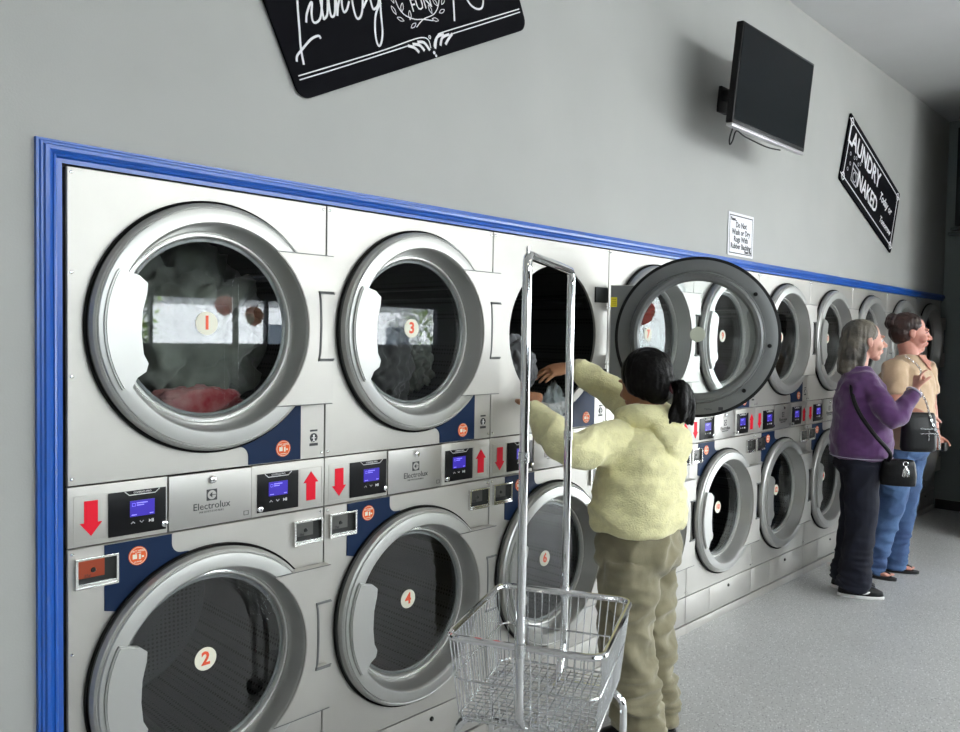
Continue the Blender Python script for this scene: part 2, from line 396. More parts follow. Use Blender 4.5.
p.use(1).disc((ex,y,ez), .0135, -.0004, .0002, n=28)
p.use(0).prism([(ex-.0085,ez),(ex+.001,ez+.0085),(ex+.001,ez-.0085)], y-.0008, y)
p.box(ex+.001,ex+.013,y-.0008,y,ez-.001,ez+.001)
p.build('brand_emblem', [ink, steel_d], vd, smooth=0)
# coin slots
def coin_slot(x0, x1, z0, z1, m):
    f = MB(); t = .006
    f.box(x0,x1,-.013,.0,z1-t,z1,.001).box(x0,x1,-.013,.0,z0,z0+t,.001).box(x0,x0+t,-.013,.0,z0+t,z1-t).box(x1-t,x1,-.013,.0,z0+t,z1-t)
    f.box(x0+t,x1-t,-.012,-.001,z0+t,z0+t+.008,.001)
    o = f.build('coin_box_frame', lip_m, root, smooth=20)
    w = x1-x0
    q = MB().box(x0+t, x1-t, -.0035, -.0005, z0+t+.008, z1-t)
    q.use(1).box(x0+t+.002, x0+w*.68, -.006, -.0035, z0+t+.022, z1-t-.002, .0008)
    q.use(0).lathe([(.0001,-.0095),(.005,-.0095),(.007,-.006)], (x0+w*.42,0,(z0+z1)/2+.006), n=16)
    q.join(sign_words([('25¢',0,0,.012,1)]), T(x0+w*.28, -.0066, z0+t+.028))
    q.build('coin_plate', [slot_m, m], o, smooth=0); return o
cs_first = coin_slot(.018,.128,.940,1.022,slotp_m); coin_slot(.680,.789,.938,1.018,slotp_m)
# screws
def screw(x, z): return MB().lathe([(.0001,-.0035),(.003,-.003),(.0048,-.001),(.0052,.001)], (x,0,z), n=10).build('screw', lip_m, root)
for x in (.013, .787):
    for z in (2.026,1.77,1.50,1.232,1.035,.77,.50,.23): screw(x, z)
# service flaps and plinth
for (a, b_) in ((G,.27),(.273,W-G)): 
    o = MB().box(a, b_, 0, .012, .052, Z0-.002, .0015).build('service_panel', steel, root, smooth=20)
    if b_ > .5: MB().lathe([(.0001,-.008),(.006,-.008),(.009,-.003),(.009,.002)], (.50,0,.165), n=16).use(1).box(.499,.501,-.009,-.007,.161,.169).build('key_lock', [blackm, chrome], o)
MB().box(0, W, -.006, .012, 0, .047, .002).build('plinth', steel, root, smooth=20)

# door: origin on its hinge line
struct(MB().box(XL, XE, 1.0, 1.1, 0, 2.2).box(XL, XE, .12, 1.1, 2.12, 2.2), 'wall_light_stop', cab_m)  # unseen backing added to stop outside light leaking in behind the dryers
struct(MB().box(6.85, XE-.001, -1.72, -.52, 0, CEIL), 'wall_shade_block', wall_m)  # unseen block added to shade the far corner
HX = .790; HY = -.028
def num_mb(n):
    mb = text_mb(str(n), .056 if n < 10 else .044, bold=.0016); mb.mi = [1]*len(mb.f); return mb
def make_door(cz, number, parent):
    c = (DC, 0, cz)
    d = MB().lathe([(.336,-.006),(.352,-.010),(.3585,-.020),(.353,-.036),(.347,-.040),(.344,-.038),(.341,-.0435),(.322,-.047),(.303,-.047),(.298,-.043),(.295,-.034),(.280,.024),(.277,.026),(.274,.022),(.268,.022),(.264,.028),(.262,.034),(.290,.034),(.300,-.006)], c, n=96, closed=True)
    door = d.build('door', ring_m, parent, origin=(HX,HY,cz))
    def sub(mb, name, m, label=None, **k):
        o = mb.xf(Matrix.Translation((-HX,-HY,-cz))).build(name, m, door, **k)
        if label: tag(o, label)
        return o
    sub(MB().lathe([(.352,-.0095),(.3575,-.004),(.350,.000),(.296,.000),(.290,.012),(.286,.046),(.276,.052),(.262,.050),(.254,.040),(.252,.034),(.262,.0345),(.2915,.0345),(.301,-.0055),(.336,-.0055)], c, n=96, closed=True), 'inner_frame', ring_dark, 'dark grey inner frame')
    for a in (38, -6, -48): sub(MB().lathe([(.0001,.012),(.006,.012),(.009,.009),(.0095,.000)], (DC+.318*cos(rad(a+180)),0,cz+.318*sin(rad(a))), n=16), 'rubber_bumper', gasket_m)
    sub(MB().lathe([(.352,-.003),(.358,-.006),(.3655,-.014),(.366,-.004),(.360,-.0012),(.352,-.0012)], c, n=96, closed=True), 'door_gasket', gasket_m, 'black rubber seal')
    sub(MB().lathe([(.0001,.030),(.264,.030),(.264,.036),(.0001,.036)], c, n=64), 'glass', door_glass)
    sub(MB().lathe([(.273,.0205),(.278,.0215),(.2785,.0265),(.273,.0275)], c, n=96, closed=True), 'glass_trim', lip_m, 'bright polished ring')
    P = [(-.292,.150),(-.240,.136),(-.217,.116),(-.219,.090),(-.231,.040),(-.234,-.02),(-.228,-.075),(-.215,-.100),(-.221,-.122),(-.245,-.138),(-.262,-.172)]
    P += [(.330*cos(rad(a)), .330*sin(rad(a))) for a in range(211, 152, -4)]
    sub(MB().prism([(DC+x, cz+z) for x, z in P], -.058, -.040, .004), 'pull_handle', ring_m, smooth=30)
    Q = [(.298*cos(t), .298*sin(t)) for t in [math.asin(max(-1,min(1,z/.298))) for z in [-.237+.474*i/20 for i in range(21)]]]
    R_ = Q + [(.390,.237),(.390,.121),(.331,.121)] + [(.335+.006*cos(rad(a)), .0115+.1*sin(rad(a))) for a in range(75,-76,-15)] + [(.331,-.098),(.392,-.098),(.392,-.237)]
    mb = MB().prism([(DC+x, cz+z) for x, z in R_], -.0505, -.012, .002).box(DC+.325, DC+.392, -.018, -.012, cz-.098, cz+.121)
    gp = [(.390,.121),(.334,.121)] + [(.335+.006*cos(rad(a)), .0115+.1*sin(rad(a))) for a in range(75,-76,-15)] + [(.334,-.098),(.390,-.098)]
    sub(mb, 'hinge_cover', steel, smooth=30)
    sub(MB().tube([(DC+x, -.0505, cz+z) for x, z in gp], .0030, 6).tube([(DC+x+.0045, -.0495, cz+z-(.0045 if z > 0 else -.0045)) for x, z in gp], .0022, 6), 'grip_shade_line', ring_dark, 'dark line standing in for shade at the finger grip')  # dark tubes stand in for the shade along the notch
    hs = [(x-.0005, z*.998) for x, z in Q]
    sub(MB().tube([(DC+.388,-.0505,cz+.2375)]+[(DC+Q[-1][0],-.0505,cz+.2375)], .0016, 5).tube([(DC+Q[0][0],-.0505,cz-.2375),(DC+.388,-.0505,cz-.2375)], .0016, 5), 'cover_seam', ring_dark, 'dark seam')
    sub(MB().prism([(DC+x*.992, cz+z*.99) for x, z in Q+[(.390,.235),(.390,-.235)]], -.012, -.0095), 'cover_liner', ring_dark, 'dark inner face', smooth=0)
    st = MB().disc((DC-.006,0,cz+.013), .0345, .0275, .0298, n=32)
    st.use(1).join(num_mb(number), T(DC-.006,.0270,cz+.013))
    o = sub(st, 'number_sticker', [cream_m, orange_ink], 'round cream sticker with orange number %d' % number, smooth=0)
    return door, o
def gasket(cz): return MB().lathe([(.318,-.001),(.318,-.005),(.360,-.009),(.365,-.007),(.366,-.001)], (DC,0,cz), n=96).build('door_gasket', gasket_m, root)
for cz in (ZU, ZL):
    for s in (-1, 1): MB().box(.690,.786,-.010,.0,cz+s*.19-.035,cz+s*.19+.035,.002).build('hinge_bracket', slot_m, root)

# the row of ten: copy the bare stack, then give every copy its own numbered doors
bare = root
stacks = [bare]
for n in range(1, 10):
    c = copy_tree(bare); c.location = (W*n, 0, 0); stacks.append(c)
desc = [
 'silver dryer stack beside the blue corner moulding, grey quilt behind its top door',
 'second silver dryer stack from the blue corner, orange number 4 on its lower door',
 'silver dryer stack with its top door swung open, number 6 door below',
 'silver dryer stack directly behind the swung-open door and the woman in yellow',
 'stacked silver dryer with doors 9 and 10, seen partly through the open glass door',
 'stacked silver dryer with doors 11 and 12, just right of the open round door',
 'stacked silver dryer with doors 13 and 14, left of the grey-haired woman',
 'stacked silver dryer behind the grey-haired woman in the purple jacket',
 'stacked silver dryer behind the woman in the tan top',
 'last stacked silver dryer, in the shade against the dark end wall']
proto = None
for n, st in enumerate(stacks):
    tag(st, desc[n], 'dryer', 'stacked tumble dryers along the wall')
    for lev, cz in ((0, ZU), (1, ZL)):
        num = 2*n+1+lev
        if proto is None: door, _ = make_door(cz, num, st); proto = {cz: door}
        else:
            src = proto.get(ZU); door = src.copy(); COL.objects.link(door); door.parent = st; door.location = (HX,HY,cz); door.rotation_euler = (0,0,0)
            for ch in KIDS(src):
                if ch.name.startswith('number_sticker'):
                    s = MB().disc((DC-.006,0,.013), .0345, .0275, .0298, n=32)
                    s.use(1).join(num_mb(num), T(DC-.006,.0270,.013))
                    o = s.xf(Matrix.Translation((-HX,-HY,0))).build('number_sticker', [cream_m, orange_ink], door, smooth=0)
                    tag(o, 'round cream sticker with orange number %d' % num)
                else:
                    c = ch.copy(); COL.objects.link(c); c.parent = door
        if n == 2 and lev == 0:
            door.rotation_euler = (0, 0, rad(120)); tag(door, 'door swung wide open')
            b = MB().box(-.026,.004,.012+.0172,.012+.0182,.135,.180)
            b.use(1)
            for k in range(4): b.box(-.023,-.002,.0302,.0306,.142+k*.009,.145+k*.009)
            b.build('warning_label', [yellow_m, mat('label_ink', (.25,.2,.01), .5)], door, smooth=0)
            b = MB().join(sign_words([('TRIMA',0,0,.012,1)]), Matrix.Rotation(pi,4,'Z')).xf(Matrix.Translation((DC-HX-.06,.0305,-.326)))
            b.join(MB().box(-.010,.010,0,.0006,-.008,.008), Matrix.Translation((DC-HX-.115,.0298,-.322)))
            b.build('frame_print', ink, door, smooth=0)
# orange reflection painted into the colour of the first coin plate
for ch in KIDS(cs_first):
    me = ch.data.copy(); me.materials[1] = coin_reflection_m; ch.data = me; tag(ch, 'coin plate with an orange reflection painted in')
# ------------------------------------------------------------------ signs and screen on the wall
sign_blk = mat('sign_black', (.004,.004,.006), .7, spec=.06)
sign_wht = mat('sign_white', (.78,.77,.80), .6)
def rounded(w, h, r):
    return arc(w-r,h-r,r,0,90,6)+arc(r,h-r,r,90,180,6)+arc(r,r,r,180,270,6)+arc(w-r,r,r,270,360,6)
def hang(name, x, z, ang, label, cat, y=-.004):
    o = empty(name, (x, y, z), 0, label, cat); o.rotation_euler = (0, -ang, 0); return o
s1 = hang('wall_sign', .690, 2.352, rad(26.15), 'large black sign with white script lettering, hanging tilted above the second dryer', 'sign')
MB().prism(rounded(1.20,.60,.045), -.010, -.001, .0015).build('board', sign_blk, s1, smooth=20)
ST = {'L':[(0.15,0.40),(0.136,0.333),(0.109,0.26),(0.088,0.202),(0.068,0.148),(0.057,0.099)],
'Lf':[(0.035,0.113),(0.044,0.129),(0.071,0.143),(0.118,0.165),(0.151,0.169),(0.156,0.159)],
'a':[(0.122,0.215),(0.135,0.238),(0.161,0.264),(0.17,0.266),(0.155,0.238),(0.149,0.215),(0.16,0.208),(0.184,0.22),(0.209,0.26),(0.219,0.286)],
'u':[(0.209,0.28),(0.196,0.222),(0.196,0.213),(0.216,0.226),(0.241,0.275),(0.23,0.235),(0.229,0.214),(0.247,0.223),(0.274,0.278),(0.261,0.234),(0.253,0.213)],
'n':[(0.253,0.213),(0.27,0.242),(0.298,0.274),(0.286,0.24),(0.285,0.219),(0.301,0.225),(0.321,0.247)],
'd':[(0.35,0.255),(0.341,0.267),(0.332,0.236),(0.328,0.2),(0.336,0.189),(0.355,0.2),(0.377,0.234),(0.409,0.307),(0.44,0.38)],
'r':[(0.377,0.234),(0.37,0.218),(0.396,0.238),(0.416,0.255)],
'y':[(0.416,0.255),(0.412,0.219),(0.416,0.206),(0.437,0.214),(0.459,0.239),(0.44,0.185),(0.42,0.127),(0.396,0.095),(0.383,0.096),(0.388,0.133),(0.411,0.181),(0.438,0.209),(0.457,0.221)],
'Rs':[(0.88,0.38),(0.842,0.249),(0.819,0.189),(0.803,0.144),(0.787,0.103)],
'Rb':[(0.84,0.38),(0.90,0.405),(0.95,0.38),(0.94,0.31),(0.88,0.25),(0.85,0.235)],
'Rd':[(0.85,0.235),(0.872,0.2),(0.888,0.162),(0.904,0.137),(0.933,0.121),(0.961,0.124),(0.98,0.153),(0.979,0.181)],
'o':[(1.0,.25),(.985,.22),(1.0,.2),(1.03,.21),(1.045,.24),(1.02,.262),(1.0,.25)],'o2':[(1.07,.26),(1.055,.23),(1.07,.21),(1.1,.22),(1.115,.25),(1.09,.272),(1.07,.26)],
'm':[(1.12,.22),(1.135,.28),(1.14,.23),(1.155,.28),(1.16,.24),(1.175,.25)]}
def strokes(d, r, y=-.0115, flat=.35):
    mb = MB()
    for pts in d:
        mb.tube([(x, y, z) for x, z in [(p.x, p.z) for p in smooth_path([(a,0,b) for a,b in pts], 5)]], r, 6, flat=1.)
    return mb
def flatten(mb, y0=-.0115, k=.25): mb.v = [(x, y0+(y-y0)*k, z) for x,y,z in mb.v]; return mb
flatten(strokes([ST[k] for k in ('L','Lf','a','u','n','d','r','y')], .0042)).build('script_word', sign_wht, s1)
flatten(strokes([ST[k] for k in ('Rs','Rb','Rd','o','o2','m')], .0042)).build('script_word', sign_wht, s1)
mb = strokes([[(.022,.072),(.212,.073),(.411,.075),(.55,.081),(.604,.078),(.626,.064),(.625,.037)],[(.021,.06),(.206,.061),(.406,.064),(.519,.066)],
  [(.643,.039),(.656,.058),(.679,.072),(.711,.077),(.941,.079),(1.178,.081)],[(.755,.063),(.934,.065),(1.178,.069)],
  [(.022,.54),(.6,.542),(1.178,.54)],[(.022,.552),(.6,.554),(1.178,.552)]], .0022)
mb.join(strokes([[(.519,.066),(.546,.054),(.562,.035)],[(.543,.067),(.575,.057),(.59,.035)],[(.569,.069),(.6,.061),(.617,.031)],[(.755,.063),(.727,.049),(.705,.035)],[(.739,.064),(.699,.06),(.677,.036)],[(.711,.069),(.672,.066),(.646,.032)]], .0055))
mb.join(strokes([[(.630,.074),(.636,.079),(.641,.074),(.636,.068),(.630,.074)]], .0018)).disc((.635,-.0115,.019), .006, -.001, .001, n=12).disc((.640,-.0115,.007), .005, -.001, .001, n=12)
flatten(mb).build('border_lines', sign_wht, s1)
mb = strokes([[(.678,.123),(.631,.136),(.588,.144),(.545,.168),(.527,.205),(.53,.26)],[(.587,.117),(.631,.136),(.692,.144),(.729,.171),(.747,.21),(.742,.26)]], .002)
for (x, z, a) in ((.504,.188,110),(.523,.155,150),(.575,.125,200),(.546,.190,60),(.572,.160,70),(.690,.125,-20),(.736,.146,10),(.757,.178,40),(.680,.162,100),(.715,.180,120),(.512,.225,100),(.760,.215,70)):
    c, s_ = cos(rad(a)), sin(rad(a)); L_, w_ = .016, .006
    mb.join(strokes([[(x-c*L_, z-s_*L_),(x-s_*w_, z+c*w_),(x+c*L_, z+s_*L_),(x+s_*w_, z-c*w_),(x-c*L_, z-s_*L_)]], .0014))
mb.join(sign_words([('FUN',0,0,.062,.9)]), T(.643,-.0115,.187)); mb.join(sign_words([('LOADS OF',0,0,.03,.9)]), T(.643,-.0115,.245))
flatten(mb).build('wreath_emblem', sign_wht, s1)

s2 = hang('wall_sign', 5.215, 2.800, -rad(20.1), 'small black sign reading LAUNDRY Today or NAKED Tomorrow, right of the wall screen', 'sign')
MB().prism(rounded(1.266,.545,.02), -.010, -.001, .0015).build('board', sign_blk, s2, smooth=20)
mb = strokes([[(.05,.05),(1.216,.05)],[(.05,.495),(1.216,.495)],[(.05,.05),(.05,.495)],[(1.216,.05),(1.216,.495)]], .005)
for (x, z) in ((.05,.05),(1.216,.05),(.05,.495),(1.216,.495)): mb.join(strokes([[(x-.03,z),(x,z+.03),(x+.03,z),(x,z-.03),(x-.03,z)],[(x-.055,z),(x+.055,z)]], .005))
flatten(mb).build('border_lines', sign_wht, s2)
mb = MB()
for (t, x, z, sz, sx, bo) in (('LAUNDRY',.40,.385,.185,.88,.004),('NAKED',.560,.175,.18,.78,.003)): mb.join(text_mb(t, sz, bold=bo), T(x,-.0112,z,0,sx,1))
mb.build('lettering', sign_wht, s2, smooth=0); mb = MB()
for (t, x, z, sz) in (('Today or',.965,.30,.10),('Tomorrow',1.03,.135,.075)): mb.join(text_mb(t, sz, shear=.4, bold=.002), T(x,-.0112,z,0,.82,1))
mb.build('script_lettering', sign_wht, s2, smooth=0)
mb = strokes([[(.20,.10),(.32,.10)],[(.32,.10),(.32,.24)],[(.32,.24),(.20,.24)],[(.20,.24),(.20,.10)],[(.20,.20),(.32,.20)]], .006)
mb.join(strokes([[(.26+.035*cos(a*pi/5), .15+.035*sin(a*pi/5)) for a in range(11)]], .005))
for x, z in ((.20,.28),(.24,.30),(.29,.275),(.33,.30),(.12,.27),(.14,.20),(.11,.14)): mb.join(strokes([[(x+.012*cos(a*pi/3), z+.012*sin(a*pi/3)) for a in range(7)]], .003))
flatten(mb).build('washer_picture', mat('sign_grey', (.45,.44,.48), .6), s2)

nt_ = empty('paper_notice', (3.728,-.002,2.241), 0, 'white paper notice with black border on the wall just above the blue moulding', 'notice')
MB().box(-.160,.160,-.003,-.0005,-.124,.124).build('sheet', mat('paper', (.80,.80,.84), .7), nt_, smooth=0)
mb = MB()
for a in ((-.146,.146,.104,.110),(-.146,.146,-.112,-.106),(-.146,-.142,-.106,.104),(.142,.146,-.106,.104)): mb.box(a[0],a[1],-.0038,-.0028,a[2],a[3])
for (t, x, z, sz, sx) in (('Please...',-.095,.086,.026,1),('Do Not',0,.055,.046,1),('Wash or Dry',0,.013,.046,1),('Rugs With',0,-.028,.046,1),('Rubber Backing',0,-.069,.044,1),('Thank You',.09,-.095,.022,1)):
    mb.join(text_mb(t, sz, bold=.0012), T(x,-.0034,z,0,sx*.92,1))
mb.build('lettering', ink, nt_, smooth=0)

# flat screen on a tilting bracket
tv = empty('wall_television', (3.446,-.310,2.955), 0, 'black flat television tilted on a wall bracket high above the dryers', 'television')
tv.rotation_euler = (rad(5.4), 0, rad(-.8))
MB().box(-.430,.430,-.008,.030,-.245,.245,.006).build('bezel', black_pl, tv)
MB().box(-.416,.416,-.0095,-.007,-.228,.232).build('screen', mat('dark_screen', (.003,.005,.007), .3, spec=.08), tv, smooth=0)
MB().box(-.34,.34,.030,.075,-.20,.17,.02).build('rear_housing', black_pl, tv)
MB().box(-.430,.430,-.010,.024,-.262,-.247,.003).build('lower_bar', mat('silver_strip', (.55,.53,.56), .3, .6), tv)
MB().box(-.10,.10,.075,.09,-.10,.10).box(-.025,.025,.09,.300,-.03,.03,.004).box(-.05,.05,.288,.306,-.09,.05,.003).build('wall_bracket', blackm, tv)
mb = MB(); mb.tube(smooth_path([(-.30,.05,-.225),(-.31,.06,-.29),(-.285,.07,-.325),(-.26,.07,-.30),(-.25,.06,-.25),(-.15,.06,-.262),(.1,.06,-.27),(.25,.05,-.262)], 5), .004, 6).build('power_cable', blackm, tv)

# ------------------------------------------------------------------ laundry inside the drums
def cloth_mat(name, col, col2, sc=6): return mat(name, col, .9, sheen=.3, col2=col2, nscale=sc, bump=.25, bscale=14)
def lump(name, loc, dims, m, seed, amp=.06, fr=5., label=None, cat=None, group=None, sub=5, parent=None, clip=None, rot=0):
    bm = bmesh.new(); bmesh.ops.create_icosphere(bm, subdivisions=sub, radius=1)
    for v in bm.verts:
        n = v.co.normalized(); q = n*fr*.35+V((seed*7.1,seed*3.3,0))
        r = 1 + amp*6*(abs(noise.noise(q*1.3))**.8-.25) - amp*3*abs(noise.noise(q*3.1)) + amp*1.2*noise.noise(q*7)
        p = V((n.x*dims[0], n.y*dims[1], n.z*dims[2]))*r
        p = Matrix.Rotation(rot,3,'Y') @ p
        if clip:
            rr = math.hypot(p.x+loc[0]-clip[0], p.z+loc[2]-clip[1])
            if rr > clip[2]: k = clip[2]/rr; p.x = (p.x+loc[0]-clip[0])*k+clip[0]-loc[0]; p.z = (p.z+loc[2]-clip[1])*k+clip[1]-loc[2]
            if p.y+loc[1] < clip[3]: p.y = clip[3]-loc[1] + (p.y+loc[1]-clip[3])*.06
        v.co = p
    mb = MB().bm(bm); o = mb.build(name, m, parent, smooth=180); o.location = loc
    return tag(o, label, cat, group)
quilt_m = cloth_mat('quilt_fabric', (.22,.23,.20), (.13,.14,.12))
lump('quilt', (.43,.34,1.58), (.31,.24,.30), quilt_m, 3, .07, 6, 'grey green quilt bunched inside the top drum of the first dryer', 'quilt', clip=(DC,ZU,.318,.10))
lump('red_towel', (.42,.13,1.400), (.15,.06,.062), cloth_mat('red_cloth', (.30,.01,.02), (.42,.22,.21), 12), 5, .05, 5, 'crumpled red and white cloth at the bottom of the first top drum', 'towel', clip=(DC,ZU,.31,.09))
lump('dark_garment', (W+.42,.28,1.50), (.15,.16,.20), cloth_mat('charcoal_cloth', (.07,.07,.07), (.035,.035,.036)), 8, .06, 5, 'dark charcoal garment heaped in the top drum of the second dryer', 'clothing', clip=(W+DC,ZU,.315,.09))
lump('pale_sheet', (W+.19,.22,1.62), (.075,.10,.20), cloth_mat('pale_cloth', (.50,.50,.50), (.34,.34,.34)), 9, .07, 7, 'pale sheet against the left side of the second top drum', 'sheet', clip=(W+DC,ZU,.315,.09), rot=.2)
lump('olive_shirt', (W+.625,.30,1.50), (.075,.12,.14), quilt_m, 11, .08, 7, 'olive shirt beside the charcoal garment in the second top drum', 'clothing', clip=(W+DC,ZU,.315,.12))
lump('grey_sweater', (1.865,.115,1.500), (.085,.10,.135), cloth_mat('grey_knit', (.15,.155,.16), (.09,.093,.10)), 14, .05, 4.5, 'grey sweater being pulled out of the open third drum', 'clothing', rot=-.25)
for n_, sd in ((4, 21), (5, 23), (6, 25)):
    lump('dark_laundry', (W*n_+.42,.36,ZU-.16), (.25,.2,.16), cloth_mat('charcoal_cloth', (.035,.035,.035), (.015,.015,.016)), sd, .08, 6, 'dark laundry heap inside door %d of the upper row' % (2*n_+1), 'clothing', 'dark loads in the far drums', sub=4, clip=(W*n_+DC,ZU,.315,.12))
# clear bag held at the drum mouth
bagm = bpy.data.materials.new('clear_film'); bagm.use_nodes = True; nt = bagm.node_tree; b = nt.nodes['Principled BSDF']
b.inputs['Base Color'].default_value = (.75,.85,.9,1); b.inputs['Roughness'].default_value = .2; b.inputs['Alpha'].default_value = .38
bg_ = lump('plastic_bag', (2.030,.02,1.335), (.085,.055,.070), bagm, 31, .12, 9, 'clear plastic bag pinched in front of the open drum, below her hand', 'bag', sub=4)
for v in bg_.data.vertices:
    k = max(0, v.co.z)/.07; v.co.x *= 1-.75*min(1,k); v.co.y *= 1-.6*min(1,k); v.co.z *= 1+.35*k

# ------------------------------------------------------------------ wire cart
CO = V((1.18,-.64)); CA = math.atan2(.42,.907)
cart = empty('laundry_cart', (CO.x,CO.y,0), CA, 'chrome wire laundry cart with two tall poles and hanging bar, beside the open dryer', 'cart')
# local: x = towards the far pole, y = across (negative is nearer the camera's right)
def rrect(hx, hy, r, z, n=6):
    P = []
    for (cx, cy, a) in ((hx-r,hy-r,0),(-hx+r,hy-r,90),(-hx+r,-hy+r,180),(hx-r,-hy+r,270)):
        P += [(cx+r*cos(rad(a+90*i/n)), cy+r*sin(rad(a+90*i/n)), z) for i in range(n+1)]
    return P
ha, hb, zr, zb = .262, .228, .75, .50; ba, bb = .232, .203
MB().tube(rrect(ha, hb, .045, zr), .0105, 10, closed=True).build('top_rail', chrome, cart)
mb = MB(); wr = .0021
def side_pt(s, t, z):  # s: side 0..3, t -1..1 , z height
    k = (zr-z)/(zr-zb); a = ha+(ba-ha)*k; b_ = hb+(bb-hb)*k
    return [(t*a*.9, b_, z),(t*a*.9,-b_,z),(a,t*b_*.9,z),(-a,t*b_*.9,z)][s]
for s_ in range(4):
    n = 18 if s_ < 2 else 16
    for i in range(n+1):
        t = -1+2*i/n; mb.tube([side_pt(s_,t,zr), side_pt(s_,t,zb)], wr, 5)
for z, r in ((.625,.0032),(zb+.005,.0036)):
    k = (zr-z)/(zr-zb); mb.tube(rrect(ha+(ba-ha)*k, hb+(bb-hb)*k, .04, z), r, 6, closed=True)
for i in range(1, 19): x = -ba+2*ba*i/19; mb.tube([(x,-bb,zb),(x,bb,zb)], wr, 5)
for i in range(1, 17): y = -bb+2*bb*i/17; mb.tube([(-ba,y,zb-.004),(ba,y,zb-.004)], wr, 5)
mb.build('wire_basket', chrome_r, cart)
for s_ in (-1, 1):
    MB().tube([(s_*(ha+.014),0,1.80),(s_*(ha+.014),0,.60),(s_*(ha+.010),0,.56),(s_*.20,0,.488),(s_*.10,0,.478)], .0135, 12).build('upright_pole', chrome, cart)
    MB().lathe([(.0136,-.02),(.0165,-.018),(.0165,.018),(.0136,.02)], (s_*(ha+.014),0,zr), 'z', 16, closed=True).build('pole_clamp', chrome_r, cart)
    MB().lathe([(.0136,-.015),(.0155,-.014),(.0155,.014),(.0136,.015)], (s_*(ha+.014),0,1.29), 'z', 16, closed=True).build('pole_joint', chrome_r, cart)
X_ = ha+.014
MB().tube([(-X_,0,1.80),(-X_,0,1.825),(-X_+.012,0,1.842),(-X_+.03,0,1.848),(X_-.03,0,1.848),(X_-.012,0,1.842),(X_,0,1.825),(X_,0,1.80)], .0135, 12).build('hanging_bar', chrome, cart)
MB().lathe([(.0001,.022),(.005,.020),(.006,.012),(.004,.0)], (-X_+.004,0,1.850), 'z', 10).build('finial', chrome_r, cart)
for s_ in (-1, 1):
    x = s_*.170; y = .225
    P = [(x,y,.10),(x,y,.42)]+[(x, y-.06+.06*cos(rad(a)), .42+.06*sin(rad(a))) for a in range(15,91,15)]+[(x,-y+.06-.06*cos(rad(a)), .42+.06*sin(rad(a))) for a in range(90,14,-15)]+[(x,-y,.42),(x,-y,.10)]
    MB().tube(P, .0115, 10).build('leg_frame', chrome, cart)
    MB().tube([(-.170,s_*y,.18),(.170,s_*y,.18)], .009, 8).build('lower_rail', chrome, cart)
    for t_ in (-1, 1):
        c = MB().box(x-.012,x+.012,t_*y-.020,t_*y-.016,.03,.085).box(x-.012,x+.012,t_*y+.016,t_*y+.020,.03,.085).box(x-.012,x+.012,t_*y-.020,t_*y+.020,.085,.10).build('caster', chrome_r, cart)
        MB().lathe([(.0001,-.012),(.030,-.012),(.036,-.008),(.036,.008),(.030,.012),(.0001,.012)], (x,t_*y,.036), 'y', 28).build('wheel', gasket_m, c)

# ------------------------------------------------------------------ beyond the windows
grass = mat('hedge_leaf', (.22,.34,.04), .8, col2=(.06,.12,.02), nscale=3)
asph = mat('parking_asphalt', (.22,.22,.22), .9)
struct(MB().box(XE+.2, 40, -40, 6, -.15,-.05).box(-20, XE+.2, -40, YB-.2, -.15,-.05), 'ground', asph)
b_ = empty('shop_building', (17,-23.2,0), 0, 'long white building with grey roof edge across the street, seen mirrored in the door glass', 'building')
MB().box(-7.5,12,-2,2,-.05,2.75).build('wall', mat('white_render', (.75,.76,.80), .8), b_, smooth=0)
MB().box(-7.8,12.3,-2.3,2.3,2.75,3.0).build('roof', mat('roof_grey', (.5,.52,.56), .7), b_, smooth=0)
for x in (-3.5, 1.5, 6): MB().box(x,x+1.1,2.0,2.06,.9,1.9).build('window', mat('dark_pane', (.08,.10,.13), .2), b_, smooth=0)
def shrub(x, y, w_, h, seed, label):
    r_ = empty('garden_tree', (x,y,-.05), 0, label, 'tree')
    MB().tube([(0,0,0),(.03,.02,h*.5)], [.12,.07], 8).build('trunk', mat('bark', (.12,.08,.05), .9), r_)
    rnd = random.Random(seed); mb = MB()
    for i in range(900):
        a = V((rnd.gauss(0,1),rnd.gauss(0,1),rnd.gauss(0,1))).normalized()*(.55+.45*rnd.random()); p = V((a.x*w_, a.y*w_, h*.6+a.z*h*.42)); s_ = .09+.08*rnd.random()
        d1 = V((rnd.gauss(0,1),rnd.gauss(0,1),rnd.gauss(0,1))).normalized(); d2 = d1.cross(V((rnd.random(),.3,.7))).normalized()
        mb.add([p-d1*s_, p+d2*s_*.5, p+d1*s_, p-d2*s_*.5], [(0,1,2,3)])
    mb.build('crown', grass, r_, smooth=0)
shrub(7.6,-19.5,1.4,3.8,1,'bushy yellow-green tree left of the white building outside')
shrub(19.0,-18.6,1.6,5.5,2,'tall green tree standing in front of the white building outside')
shrub(15,-2.5,1.3,5.0,3,'green tree nearest the end windows outside')
shrub(16,-6,1.5,5.2,4,'green tree behind the parked car outside')
